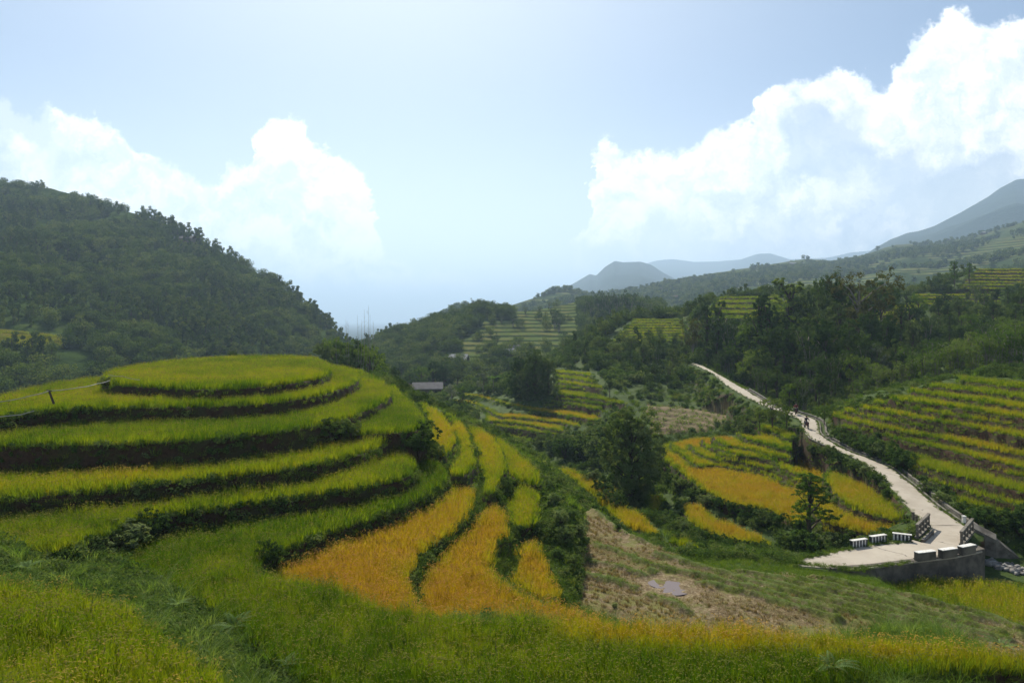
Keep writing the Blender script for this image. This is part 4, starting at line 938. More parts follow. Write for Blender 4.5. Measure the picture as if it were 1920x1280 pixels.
for nm, lb, m in (('green_rice', 'green rice standing in the flooded terraces of the round hill and the near field', r <= .5), ('golden_rice', 'ripe golden rice in the lower and farther terraces', r > .5)):
    scatter(nm, lb, np.stack([x, y, z - 0.03], 1)[m], c_rice, ix[m], sc[m], rz_[m], np.clip(r[m], 0, 1), tl[m], 'rice')
print('rice', len(x))

# grass and weeds on the banks, bunds and lips
acc = []
for d0, d1, s, near in ((9, 48, .20, True), (48, 110, .38, False), (110, 235, .75, False)):
    x, y = band(d0, d1, s); st = nearest(steep, x, y); k = nearest(ID, x, y); sd = nearest(SD, x, y); bdv = nearest(BD, x, y)
    lip = (np.abs(sd) < 0.32 + 0.001 * y) & (k != stub)
    bare_ = fbm(x * .35, y * .35, 3, 91)
    p_ = np.where(st > 0.55, np.where(bare_ > .54, .55, .92), 0) ; p_ = np.maximum(p_, lip * .9); p_ = np.where((k == stub) & (bdv < .15), .5, p_)
    p_ = np.where((k == stub) & (bdv >= .32) & (fbm(x * .25, y * .25, 3, 17) > .56), .10, p_)
    p_ = np.where((k == -1) & (y < 48), np.maximum(p_, .60), p_); p_ = np.where((k == -1) & (y < 78) & (x / y < .13), np.maximum(p_, .75), p_); p_ = np.where(padkind[k] == 1, np.maximum(p_, .15), p_); p_ = np.where(k == -2, 0, p_)
    m = (RNG.random(len(x)) < p_) & visible(x, y, 1.0); x, y, k, st = x[m], y[m], k[m], st[m]
    wd = RNG.random(len(x)) < np.where(fbm(x * .22, y * .22, 3, 19) > .52, .72, .22)
    wd = wd & (k != stub) & ((k == -1) | (y < 48)) & ~((y < 45) & (x / y > .10))
    ix = np.where(wd, (3 if near else 8) + RNG.integers(0, 3, len(x)), np.where(near, RNG.integers(0, 3, len(x)), 6 + RNG.integers(0, 2, len(x))))
    sc = RNG.uniform(.6, 1.25, len(x)) * np.where((k == stub), .55, 1.0) * np.where((st > .6) & (y < 48), 1.3, 1.0) * np.where((k >= 0) & (y > 48), .85, 1.0) * (1 if y.max() < 115 else 1.5)
    acc.append((x, y, ix, sc))
x, y, ix, sc = [np.concatenate(q) for q in zip(*acc)]
scatter('bank_grass', 'rough grass and weeds on the banks and lips of the terraces', np.stack([x, y, zat(x, y) - .03], 1), c_bank, ix, sc, RNG.uniform(0, 6.28, len(x)), tilt=RNG.normal(0, .25, (len(x), 2)) + (0.2, 0), cat='grass')
print('bank', len(x))
# scrub on the unfarmed slopes
ROADP = np.concatenate([rl[::4, :2], rr[::-4, :2]])
acc = []
for d0, d1, s, far in ((26, 70, .62, False), (70, 140, 1.0, False), (140, 262, 1.7, True)):
    x, y = band(d0, d1, s); k = nearest(ID, x, y); sd = nearest(SD, x, y)
    dn = fbm(x * .06, y * .06, 3, 31); p_ = np.where(k == -1, .50 + .5 * sstep(dn, .42, .6), 0) * sstep(np.abs(sd), .45 + .006 * y, 1.3 + .012 * y)
    p_ = np.where((y < 45) & (x / y > .10), .0, p_); p_ = np.where((y < 78) & (x / y < .13), p_ * .30, p_)
    p_ = np.where((x / y > .665) & (y > 43) & (y < 57), 0, p_); p_ = np.where(sdist(ROADP, x, y) > -np.where(y < 75, 1.0, 2.4), 0, p_)
    m = (RNG.random(len(x)) < p_) & visible(x, y, 2.5); x, y = x[m], y[m]
    q = RNG.random(len(x)); dkk = fbm(x * .09, y * .09, 2, 37) > .5
    if not far: ix = np.where(q < .25, 5 + RNG.integers(0, 2, len(x)), np.where(dkk & (q < .8), 3 + RNG.integers(0, 2, len(x)), RNG.integers(0, 3, len(x))))
    else: ix = np.where(dkk, 9 + RNG.integers(0, 2, len(x)), 7 + RNG.integers(0, 2, len(x)))
    acc.append((x, y, ix, RNG.uniform(.45, 1.15, len(x)) * (0.6 + .9 * fbm(x * .12, y * .12, 2, 41)) * (1.25 if far else 1)))
x, y, ix, sc = [np.concatenate(q) for q in zip(*acc)]
scatter('undergrowth', 'tangled scrub and low bushes covering the unfarmed slopes', np.stack([x, y, zat(x, y) - .05], 1), c_shrub, ix, sc, RNG.uniform(0, 6.28, len(x)), tilt=RNG.normal(0, .15, (len(x), 2)), cat='undergrowth')
print('scrub', len(x))
# stubble rows
x, y = band(28, 58, .15); k = nearest(ID, x, y); bdv = nearest(BD, x, y); m = (k == stub) & (bdv > .2) & (((bdv + .1 * fbm(x, y, 2, 3)) % .52) < .17) & (fbm(x * .5, y * .5, 3, 45) > .36); x, y = x[m], y[m]
q = RNG.random(len(x)) < .18 + .3 * (fbm(x * .4, y * .4, 2, 47) > .56)
scatter('rice_stubble', 'cut straw and stubble left on the brown harvested field', np.stack([x, y, zat(x, y)], 1), c_straw, np.where(q, 3 + RNG.integers(0, 2, len(x)), RNG.integers(0, 3, len(x))), RNG.uniform(.6, 1.3, len(x)), RNG.uniform(0, 6.28, len(x)), cat='stubble')

# woods on the hills
def hill_scatter(h, n_, dens, coll, nm, label, scl, nk, s0=0.0, s1=1.03, seed=1, minpx=-80, maxpx=2010, tallk=None, tone=None):
    rng = np.random.default_rng(seed); px = rng.uniform(minpx, maxpx, n_); s = rng.uniform(s0, s1, n_)
    keep = (px > h['px'][0]) & (px < h['px'][-1]); px, s = px[keep], s[keep]
    x, y, z = hill_at(h, px, s)
    # even density in plan: accept in proportion to the local width
    wgt = y / y.max(); keep = (rng.random(len(px)) < wgt) & dens(px, HY - z / y * F, x, y, s, rng); x, y, z = x[keep], y[keep], z[keep]
    ix = rng.integers(0, nk, len(x))
    if tallk: ix = np.where(fbm(x * .02, y * .02, 2, 3) > .62, tallk[0] + rng.integers(0, tallk[1], len(x)), ix)
    scatter(nm, label, np.stack([x, y, z - .4], 1), coll, ix, rng.uniform(.55, 1.2, len(x)) * scl * (0.75 + .5 * fbm(x * .03, y * .03, 2, 8)), rng.uniform(0, 6.28, len(x)), cat='forest'); print(nm, len(x))
def densA(px, py, x, y, s, rng):
    clear = ((px < 125) & (py > 618) & (py < 655)) | ((px > 100) & (px < 175) & (py > 655) & (py < 712))
    return ~clear & (fbm(x * .03, y * .03, 3, 6) > .27)
hill_scatter(hA, 16000, densA, c_wood, 'left_woods', 'dense mixed forest covering the mountainside on the left', .95, 4, tallk=(4, 2), seed=5)
def densB(px, py, x, y, s, rng):
    r = rng.random(len(px)); wood = ((px < 905) & (py < 610 + 0.55 * (905 - px))) | ((px < 960) & (py < 600)) | ((px < 800) & (py < 720)) 
    clump = fbm(x * .018, y * .018, 3, 16) > .66
    wood2 = (px > 1085) & (px < 1250) & (py > 565) & (py < 625)
    return (wood & (r < .9)) | (wood2 & (r < .9)) | (clump & (r < .5)) | (r < .02)
hill_scatter(hB, 9000, densB, c_wood, 'middle_woods', 'dark woods and tree clumps on the terraced hillside across the gully', .9, 4, tallk=(4, 2), seed=6, minpx=600, maxpx=1980)
def densC(px, py, x, y, s, rng):
    return (fbm(x * .006, y * .008, 4, 26) > .45) | (rng.random(len(px)) < .03)
hill_scatter(hC, 15000, densC, c_woodfar, 'ridge_woods', 'hazy woods scattered over the long ridge on the right', 1.0, 4, seed=7, minpx=700, maxpx=2000)

# woods on the rise behind the lane, too many and too dense to tell apart
x, y = band(150, 262, 3.2); k = nearest(ID, x, y); sd = nearest(SD, x, y); pxx = CX + x / y * F
m = (k == -1) & (np.abs(sd) > 2.5) & (pxx > 1060) & (RNG.random(len(x)) < np.where(fbm(x * .03, y * .03, 3, 61) > .42, .95, .25)); x, y = x[m], y[m]
scatter('rise_woods', 'mixed woods filling the rise behind the lane', np.stack([x, y, zat(x, y) - .4], 1), c_wood, np.where(RNG.random(len(x)) < .3, 4, RNG.integers(0, 4, len(x))), RNG.uniform(.45, 1.0, len(x)) * .75, RNG.uniform(0, 6.28, len(x)), cat='forest')
# a few distant paddies low on the left mountain
rng = np.random.default_rng(9); px = rng.uniform(-60, 135, 60000); s = rng.uniform(0, .5, 60000); x, y, z = hill_at(hA, px, s); py = HY - z / y * F
m = (py > 622 + .10 * px) & (py < 650 + .05 * px) & (px < 130 - .9 * np.abs(py - 640)) & (((z + .25 * np.sin(px * .05)) % 1.7) < 1.0); x, y, z = x[m], y[m], z[m]
scatter('golden_rice', 'distant yellow green paddies low on the left mountain', np.stack([x, y, z], 1), c_rice, RNG.integers(6, 8, len(x)), RNG.uniform(1.6, 2.2, len(x)), RNG.uniform(0, 6.28, len(x)), np.full(len(x), .38), cat='rice'); print('left paddies', len(x))

# tufts creeping over the edges of the deck and the lane
vp = []
for a_, b_, n_ in (((1482, 1054), (1600, 1068), 120), ((1600, 1068), (1712, 1054), 60), ((1484, 1051), (1600, 1026), 110), ((1600, 1024), (1700, 1015), 80)):
    for q in range(n_): u_ = RNG.random(); p_ = at(a_[0] + (b_[0] - a_[0]) * u_, a_[1] + (b_[1] - a_[1]) * u_, -16.25); vp.append((p_[0] + RNG.normal(0, .16), p_[1] + RNG.normal(.0, .16), -16.27))
for e_ in (rl, rr):
    for q in range(420): i_ = int(120 * RNG.random() ** .8) % 120; vp.append((e_[i_, 0] + RNG.normal(0, .12), e_[i_, 1] + RNG.normal(0, .3), e_[i_, 2] - .03))
n_ = len(vp); scatter('verge_grass', 'grass tufts creeping over the edges of the concrete lane and bridge deck', np.array(vp), c_bank, np.where(RNG.random(n_) < .75, RNG.integers(0, 3, n_), 3 + RNG.integers(0, 3, n_)), RNG.uniform(.4, .95, n_), RNG.uniform(0, 6.28, n_), cat='grass')

# ================================================================== TREES
def tree_mesh(seed, kind, leaves, size):
    """crown and trunk meshes of a tree of unit height"""
    rng = np.random.default_rng(seed); P_ = []; lob = []
    g = MB(); bend = rng.normal(0, .02, 2)
    def trunk(x, y, h, r):
        g.tube([(x, y, -.08), (x + bend[0], y + bend[1], h * .35), (x - bend[0], y + bend[1] * .5, h * .7), (x + bend[0] * .5, y, h)], [r, r * .75, r * .5, r * .18], 7)
    if kind == 'broad':
        trunk(0, 0, .8, .028)
        for k in range(11):
            th = 2.4 * k + rng.normal(0, .4); q = rng.random() ** .6; zz = .42 + .45 * rng.random(); rr_ = .30 * q * (1.1 - abs(zz - .6))
            lob.append((rr_ * math.cos(th), rr_ * math.sin(th), zz, .11 + .06 * rng.random()))
        lob.append((0, 0, .86, .12))
    elif kind == 'ovoid':
        trunk(0, 0, .8, .026)
        for k in range(34):
            zz = .04 + .87 * (k + .5) / 34; th = 2.4 * k; rr_ = (.22 * math.sin(math.pi * min(1, zz * .85 + .12)) + .02) * rng.uniform(.45, 1.1)
            lob.append((rr_ * math.cos(th), rr_ * math.sin(th), zz, .10 + .06 * rng.random()))
    elif kind == 'column':
        trunk(0, 0, .9, .02)
        for k in range(14):
            zz = .14 + .82 * (k + .5) / 14; th = 2.4 * k; rr_ = .055 * rng.uniform(.3, 1.2)
            lob.append((rr_ * math.cos(th), rr_ * math.sin(th), zz, (.085 - .045 * max(0, zz - .6) / .4) * rng.uniform(.75, 1.25)))
    elif kind == 'airy':
        trunk(0, 0, .96, .016)
        for k in range(13):
            zz = .30 + .66 * (k + .5) / 13; th = 2.4 * k; rr_ = .17 * rng.uniform(.4, 1.1) * (1.25 - zz)
            lob.append((rr_ * math.cos(th), rr_ * math.sin(th), zz, .065 + .035 * rng.random()))
    elif kind == 'bamboo':
        for k in range(9):
            th = 2.4 * k; r0 = .05 * rng.random(); rr_ = .08 + .22 * rng.random(); hh = .72 + .26 * rng.random()
            p0 = np.array((r0 * math.cos(th), r0 * math.sin(th), -.05)); p1 = np.array((rr_ * .45 * math.cos(th), rr_ * .45 * math.sin(th), hh * .65)); p2 = np.array((rr_ * math.cos(th), rr_ * math.sin(th), hh)); p3 = np.array((rr_ * 1.5 * math.cos(th), rr_ * 1.5 * math.sin(th), hh * .93))
            g.tube([p0, p1, p2, p3], [.009, .007, .004, .002], 5)
            for t_ in (.35, .6, .8, 1.0):
                c = p0 * (1 - t_) ** 2 + 2 * p1 * t_ * (1 - t_) + p2 * t_ ** 2; lob.append((*(c + rng.normal(0, .02, 3)), .065 + .035 * rng.random()))
    elif kind == 'bush':
        for k in range(7):
            th = 2.4 * k; rr_ = .34 * rng.random() ** .5
            g.tube([(0, 0, -.1), (rr_ * .5 * math.cos(th), rr_ * .5 * math.sin(th), .3), (rr_ * math.cos(th), rr_ * math.sin(th), .6)], [.03, .02, .008], 5)
            lob.append((rr_ * math.cos(th), rr_ * math.sin(th), .30 + .42 * rng.random(), .2 + .1 * rng.random()))
        lob.append((0, 0, .3, .3))
    for (x, y, z, r) in lob:
        if kind in ('broad', 'ovoid', 'airy', 'column'):
            z0 = max(.12, z - .22); g.tube([(bend[0], bend[1], z0), (x * .5, y * .5, z0 + (z - z0) * .6), (x, y, z)], [.010, .007, .003], 4)
    lob = np.array(lob); nl = len(lob)
    # twig clumps over each bough, leaves round each twig
    nt = 15 * nl; k = rng.integers(0, nl, nt); dr = rng.normal(size=(nt, 3)); dr /= np.linalg.norm(dr, axis=1)[:, None]; dr[:, 2] = dr[:, 2] * .85 + .08
    tw = lob[k, :3] + dr * (lob[k, 3] * rng.uniform(.65, 1.1, nt))[:, None]; twr = lob[k, 3] * rng.uniform(.16, .34, nt); tone = rng.random(nt)
    j = rng.integers(0, nt, leaves); d2 = rng.normal(size=(leaves, 3)); d2 /= np.linalg.norm(d2, axis=1)[:, None]
    p = tw[j] + d2 * (twr[j] * rng.uniform(.3, 1.15, leaves))[:, None]
    nr = dr[j] * .8 + d2 * .6 + rng.normal(size=(leaves, 3)) * .45 + (0, 0, .35)
    v, f, lv = leaf_quads(p, nr, size * rng.uniform(.55, 1.35, leaves), .5 if kind != 'bamboo' else .25, rng, lv=np.clip(tone[j] * .7 + .3 * rng.random(leaves), 0, 1))
    return (v, f, lv), g
def make_kind(kind, seed, leaves, size, mat, barkm, name):
    (v, f, lv), g = tree_mesh(seed, kind, leaves, size)
    return mesh_np(name + '_crown', v, f, [mat], attrs=dict(lv=lv)), (g.mesh(name + '_trunk', barkm, True))
K = {}
def kinds(key, n_, kind, leaves, size, mat, barkm=None, name=None, s0=500):
    K[key] = [(*make_kind(kind, s0 + 17 * i + len(K) * 101, leaves, size, mat, barkm or m_bark, key), name or key) for i in range(n_)]
kinds('broad', 3, 'broad', 5200, .032, m_dark, name='broadleaf_tree')
kinds('broad_light', 2, 'broad', 5200, .032, m_light, name='broadleaf_tree')
kinds('brown', 1, 'broad', 6000, .026, m_brownleaf, m_palebark, name='broadleaf_tree')
kinds('silver', 1, 'broad', 4200, .034, m_greyleaf, m_palebark, name='broadleaf_tree')
kinds('column', 3, 'column', 4200, .026, m_dark, name='column_tree')
kinds('column_light', 1, 'column', 4200, .026, m_light, name='column_tree')
kinds('bamboo', 3, 'bamboo', 5200, .036, m_light, m_palebark, name='bamboo_clump')
kinds('bamboo_dark', 2, 'bamboo', 5200, .036, m_dark, m_palebark, name='bamboo_clump')
kinds('ovoid', 1, 'ovoid', 36000, .022, m_bush, name='broadleaf_tree')
kinds('ovoid_dark', 2, 'ovoid', 12000, .026, m_dark, name='broadleaf_tree')
kinds('bush_pale', 3, 'bush', 2600, .075, m_paleb, name='bush')
kinds('airy', 1, 'airy', 8000, .018, m_light, name='slender_tree')
kinds('bush', 4, 'bush', 2600, .075, m_bush, name='bush')
kinds('bush_dark', 2, 'bush', 2600, .075, m_dark, name='bush')
_cnt = [0]
def plant(key, loc, h, label, cat, group=None, wid=1.0):
    _cnt[0] += 1; var = K[key][_cnt[0] % len(K[key])]
    e = tag(empty(var[2], loc, RNG.uniform(0, 6.28)), label, cat, group)
    e.scale = (h * wid, h * wid, h)
    link('crown', var[0], e); link('trunk' if cat != 'bush' else 'stems', var[1], e)
    return e
def by_base(key, px, pyb, pyt, label, cat='tree', group=None, wid=1.0, surf=None, dmin=26):
    x, y, z = hit(px, pyb, dmin) if surf is None else hill_hit(surf, px, pyb)
    return plant(key, (x, y, z - .1), (pyb - pyt) / F * y, label, cat, group, wid)
def by_dist(key, px, d, pyt, label, cat='tree', group=None, wid=1.0):
    x = (px - CX) / F * d; z = float(zat(x, d)); h = max(2.0, (HY - pyt) / F * d - z)
    return plant(key, (x, d, z - .1), h, label, cat, group, wid)

# the tall tree in the gully
by_base('ovoid', 1184, 944, 757, 'tallest dense green tree in the gully, in front of the harvested benches', wid=1.05)
by_base('bush', 1150, 850, 790, 'round bush against the left side of the tall gully tree', 'bush', wid=1.1)
by_base('bush_dark', 1222, 905, 850, 'dark bush at the right foot of the tall gully tree', 'bush', wid=1.0)
# slender tree by the stream
by_base('airy', 1521, 1010, 882, 'slender airy tree rising from the bushes left of the bridge', wid=1.9)
gb = 'bushes at the foot of the slender tree'
for px, b_, t_, wd in ((1485, 1036, 985, 1.2), (1515, 1038, 985, 1.3), (1548, 1034, 990, 1.1), (1460, 1015, 985, 1.1), (1580, 1024, 1000, 1.0), (1500, 1000, 965, 1.0)):
    by_base('bush', px, b_, t_, 'leafy bush in the thicket round the foot of the slender tree by the bridge', 'bush', gb, wd)
# dark tree pair beyond the hill
gd = 'dark trees above the central terraces'
for px, b_, t_, wd in ((972, 746, 668, 1.0), (1004, 748, 655, 1.0), (1028, 742, 672, .9), (988, 750, 690, 1.1)):
    by_base('ovoid_dark', px, b_, t_, 'dark rounded tree in the clump standing above the central terraces', 'tree', gd, wd, dmin=100)
by_base('silver', 906, 738, 697, 'small pale tree left of the dark clump above the central terraces', dmin=100)
# trees right behind the round hill
gh = 'trees just behind the round hill'
for px, d, t_, k_ in ((606, 118, 640, 'broad'), (628, 124, 628, 'broad_light'), (650, 120, 640, 'broad'), (672, 126, 634, 'broad'), (694, 122, 640, 'broad_light'), (712, 130, 655, 'broad')):
    by_dist(k_, px, d, t_, 'bushy tree in the clump just behind the round hill', 'tree', gh, .8)
rb = np.random.default_rng(3)
bs = tag(empty('bare_bamboo', ((672 - CX) / F * 119, 119, float(zat((672 - CX) / F * 119, 119)))), 'thin bare bamboo stems rising above the trees behind the round hill', 'bamboo')
zb = bs.location.z
for px, t_ in ((634, 612), (648, 598), (657, 606), (672, 590), (686, 580), (690, 572), (694, 590), (699, 602), (681, 600)):
    x0 = (px - 672) / F * 119; top = (HY - t_) / F * 119 - zb; g = MB(); y0 = rb.uniform(-1.5, 1.5)
    g.tube([(x0 * .7, y0, 0), (x0, y0, top * .6), (x0 + rb.uniform(-.2, .2), y0, top)], [.05, .035, .010], 5)
    for q in range(12):
        zz = top * rb.uniform(.45, .98); a_ = rb.uniform(0, 6.28); L_ = rb.uniform(.3, .9)
        g.tube([(x0, y0, zz), (x0 + L_ * math.cos(a_) * .6, y0 + L_ * math.sin(a_) * .6, zz + L_ * .7)], [.014, .006], 3)
    g.build('stem', m_palebark, bs)
# trees by the village below
gv = 'trees round the low houses beyond the hill'
for px, d, t_, k_ in ((745, 200, 702, 'broad'), (768, 205, 690, 'broad'), (790, 210, 684, 'broad_light'), (812, 215, 676, 'broad'), (836, 218, 668, 'broad'), (858, 214, 682, 'broad'), (880, 200, 700, 'broad_light'), (900, 190, 712, 'broad'), (868, 160, 722, 'broad_light'), (846, 165, 718, 'silver')):
    by_dist(k_, px, d, t_, 'rounded tree in the belt round the low houses beyond the hill', 'tree', gv, 1.0)
# dark wood left of the upper lane
gw = 'dark trees left of the upper lane'
for px, d, t_ in ((1118, 185, 660), (1142, 186, 648), (1166, 188, 640), (1190, 186, 626), (1214, 186, 616), (1240, 186, 612), (1264, 184, 620), (1288, 182, 618), (1130, 172, 668), (1156, 168, 662), (1182, 166, 650), (1208, 164, 644), (1234, 162, 648), (1258, 160, 652), (1284, 162, 646),
                  (1140, 158, 690), (1170, 154, 680), (1200, 152, 675), (1230, 150, 676), (1258, 150, 680), (1282, 152, 684), (1306, 160, 660), (1100, 176, 680), (1250, 142, 700), (1215, 142, 700), (1180, 145, 702)):
    by_dist(['broad', 'bamboo_dark', 'broad'][int(px) % 3], px + rb.uniform(-4, 4), d, t_, 'dark tree in the dense wood left of the upper end of the lane', 'tree', gw, rb.uniform(.8, 1.1))
# tall skyline trees of the right wood, one by one
for k_, px, d, t_, wd, lb in (('brown', 1300, 168, 592, .8, 'brownish green tree at the left end of the tall trees by the lane'), ('column', 1326, 160, 568, 1.0, 'dark column shaped tree left of the pale green terrace field'),
        ('column', 1346, 156, 560, 1.1, 'leaning dark column tree, second from the left of the tall trees'), ('bamboo_dark', 1368, 152, 590, .8, 'dark feathery clump right of the two column trees'),
        ('column', 1424, 142, 545, 1.1, 'narrow dark column tree standing alone before the terraced rise'), ('column', 1440, 139, 556, 1.0, 'shorter narrow column tree touching its taller neighbour'),
        ('column_light', 1481, 150, 514, 1.7, 'yellow green column tree among the tallest of the right wood'), ('broad', 1512, 152, 540, .7, 'dark tree between the yellow green column and the twin crowns'),
        ('broad', 1534, 148, 516, .75, 'left of the twin dark crowns near the top of the wood'), ('broad', 1562, 150, 512, .75, 'right of the twin dark crowns near the top of the wood'),
        ('brown', 1612, 142, 503, .95, 'large brownish tree with a broad dense crown standing above the wood'), ('broad', 1650, 165, 508, .8, 'green tree just right of the large brownish tree'),
        ('silver', 1645, 118, 640, .8, 'silvery pale tree low in the middle of the dark wood'), ('airy', 1789, 232, 488, 1.2, 'thin airy tree on the rise near the right skyline, left one of two'),
        ('airy', 1818, 232, 492, 1.2, 'thin airy tree on the rise near the right skyline, right one of two')):
    by_dist(k_, px, d, t_, lb, 'tree', None, wd)
gr = 'trees of the dense wood behind the lane'
WD = [(1392, 150, 622), (1408, 146, 600), (1380, 165, 600), (1455, 132, 612), (1470, 126, 640), (1497, 130, 590), (1448, 150, 580), (1465, 158, 560), (1520, 124, 612), (1548, 122, 596), (1575, 132, 560), (1592, 122, 590), (1630, 128, 585), (1585, 160, 540), (1622, 118, 640), (1662, 132, 590), (1690, 146, 565),
      (1680, 120, 630), (1712, 138, 600), (1722, 172, 548), (1740, 150, 590), (1760, 176, 556), (1780, 150, 585), (1705, 165, 560), (1798, 172, 556), (1820, 150, 585), (1842, 185, 545), (1862, 160, 562), (1890, 175, 535), (1915, 165, 528), (1930, 150, 560), (1880, 146, 590), (1850, 138, 600), (1905, 136, 600), (1800, 136, 612), (1765, 130, 625), (1730, 124, 640),
      (1600, 112, 660), (1562, 112, 655), (1530, 112, 668), (1492, 116, 660), (1458, 118, 680), (1436, 126, 660), (1415, 132, 650), (1508, 109, 705), (1536, 107, 700), (1566, 106, 692), (1645, 113, 668), (1690, 113, 660), (1480, 112, 715), (1425, 122, 690), (1400, 132, 680), (1378, 142, 660), (1360, 150, 640), (1345, 165, 630), (1330, 172, 640),
      (1595, 150, 560), (1548, 138, 575), (1475, 140, 590), (1770, 200, 545), (1700, 195, 545), (1660, 190, 545), (1830, 205, 530), (1868, 200, 540), (1640, 150, 560), (1515, 135, 590), (1950, 180, 540), (1960, 140, 590), (1590, 106, 715), (1545, 104, 735), (1500, 105, 738)]
for i, (px, d, t_) in enumerate(WD):
    k_ = ['broad', 'broad_light', 'bamboo_dark', 'broad', 'column', 'broad'][i % 6]
    by_dist(k_, px, d, t_, 'tree in the dense mixed wood on the slope behind the lane', 'tree', gr, rb.uniform(.75, 1.1))
gq = 'bamboo along the upper edge of the right terraces'
for px, d, t_ in ((1585, 104, 722), (1606, 103, 708), (1628, 104, 700), (1650, 105, 690), (1672, 106, 684), (1694, 107, 676), (1716, 107, 668), (1738, 108, 662), (1760, 108, 654), (1782, 108, 648), (1804, 107, 640), (1826, 107, 634), (1850, 106, 626), (1874, 106, 622), (1898, 105, 615), (1922, 104, 612), (1640, 110, 670), (1700, 113, 650), (1750, 115, 636), (1800, 115, 622), (1850, 114, 610), (1900, 113, 600)):
    by_dist('bamboo', px + rb.uniform(-5, 5), d, t_, 'bright green bamboo in the row above the terraces right of the lane', 'bamboo', gq, 1.1)
# young trees where the lane bends
for k_, px, b_, t_, lb in (('broad_light', 1449, 806, 742, 'light green young tree beside the lane bend, tallest of its group'), ('broad_light', 1474, 802, 757, 'light green young tree nearest the lane bend, right of the tallest'),
        ('broad_light', 1424, 808, 768, 'light green young tree left of the tallest one at the lane bend'), ('bush', 1398, 812, 785, 'low bush at the left end of the young trees by the lane bend'), ('broad_light', 1546, 800, 757, 'small bushy tree on the uphill side of the lane bend'),
        ('broad_light', 1345, 702, 680, 'small tree beside the uppermost stretch of the lane'), ('broad', 1143, 747, 712, 'lone small tree in the dark corner above the central terraces')):
    by_base(k_, px, b_, t_, lb, 'tree' if 'bush' not in k_ else 'bush', None, 1.0, dmin=60)
# bushes, singly placed where the photograph shows them
gx1 = 'bushes filling the gully left of the tall tree'
for px, b_, t_ in ((1010, 840, 812), (1035, 850, 815), (1060, 858, 812), (1085, 860, 806), (1110, 862, 800), (1128, 868, 812), (1060, 838, 806), (1090, 835, 800), (1120, 838, 790), (1110, 905, 872), (1130, 925, 884), (1145, 945, 905), (1095, 885, 862), (1160, 955, 925), (1120, 880, 850)):
    by_base(['bush', 'bush', 'bush_dark'][px % 3], px, b_, t_, 'rounded bush in the thicket filling the gully left of the tall tree', 'bush', gx1, 1.2, dmin=60)
gx2 = 'bushes below the golden fields'
for px, b_, t_ in ((1255, 905, 880), (1275, 920, 892), (1300, 935, 908), (1325, 948, 920), (1350, 955, 928), (1378, 968, 940), (1405, 975, 944), (1432, 985, 950), (1455, 985, 955), (1250, 985, 950), (1275, 1000, 965), (1300, 1012, 985), (1330, 1020, 990), (1225, 975, 950), (1360, 1028, 1000), (1390, 1030, 1005), (1420, 1035, 1010)):
    by_base(['bush', 'bush_dark', 'bush'][px % 3], px, b_, t_, 'low dark bush on the slope below the golden fields', 'bush', gx2, 1.4, dmin=45)
gx3 = 'bushes between the lane and the golden fields'
for px, b_, t_ in ((1500, 850, 832), (1525, 862, 838), (1550, 870, 846), (1575, 880, 856), (1600, 892, 866), (1625, 905, 880), (1645, 920, 895), (1490, 835, 815), (1540, 852, 838), (1666, 935, 912)):
    by_base('bush', px, b_, t_, 'bush on the strip between the lane and the golden fields', 'bush', gx3, 1.3, dmin=50)
gx4 = 'bushes on the uphill side of the lane'
for px, b_, t_ in ((1570, 825, 795), (1595, 838, 800), (1618, 850, 808), (1640, 860, 812), (1662, 868, 820), (1684, 880, 830), (1700, 884, 842), (1740, 925, 895), (1770, 945, 915), (1800, 960, 935), (1830, 985, 945), (1856, 982, 940), (1885, 996, 945), (1915, 1008, 950), (1935, 1000, 940)):
    by_base(['bush', 'bush_dark'][px % 2], px, b_, t_, 'bush on the bank between the lane and the terraces right of it', 'bush', gx4, 1.2, dmin=40)
gx5 = 'bushes on the right flank of the round hill'
for px, b_, t_ in ((1085, 1010, 960), (1095, 1030, 985), (1060, 1020, 960), (1050, 985, 930), (1070, 975, 935), (1040, 950, 905), (1075, 1060, 1020), (1095, 985, 955), (1060, 930, 900), (1030, 920, 880), (1045, 1050, 1005), (1152, 1138, 1118)):
    by_base('bush_pale', px, b_, b_ - .62 * (b_ - t_), 'bush on the steep right flank of the round hill', 'bush', gx5, 1.2, dmin=30)
for k_, px, b_, t_, wd, lb in (('bush_dark', 785, 862, 792, 1.1, 'big dark bush where the middle rings of the round hill end'), ('bush', 812, 868, 820, 1.0, 'bush at the right side of the big dark one on the hill'), ('bush_dark', 622, 836, 788, 1.3, 'dark bush on the bank below the third ring'),
        ('bush', 655, 828, 786, 1.2, 'lighter bush beside the dark one on the bank below the third ring'), ('bush', 235, 1028, 968, 1.9, 'wide leafy bush at the left end of the gully in the near field'), ('bush_dark', 278, 1015, 958, 1.2, 'dark bush next to the wide leafy one in the near field'),
        ('bush_dark', 505, 1058, 1010, 1.0, 'dark bush where the sixth ring meets the near field'), ('bush', 205, 730, 700, 1.3, 'grassy bush at the left end of the top disc'), ('bush', 965, 1012, 985, 1.0, 'small bush between two orange finger paddies'),
        ('bush_dark', 945, 930, 890, .9, 'dark bush above the second orange finger paddy'), ('bush_dark', 848, 800, 785, 1, 'tiny dark bush between two yellow finger paddies')):
    by_base(k_, px, b_, t_, lb, 'bush', None, wd, dmin=24)
gsk = 'plants behind the top disc'
for px, b_t in ((322, 657), (436, 654)):
    x = (px - CX) / F * 112; z_ = -6.3; plant('silver' if px < 400 else 'bush', (x, 112, z_), max(1.2, (HY - b_t) / F * 112 - z_), 'low plant peeping over the back edge of the top disc, %s' % ('pale and feathery' if px < 400 else 'round and yellowish'), 'bush')
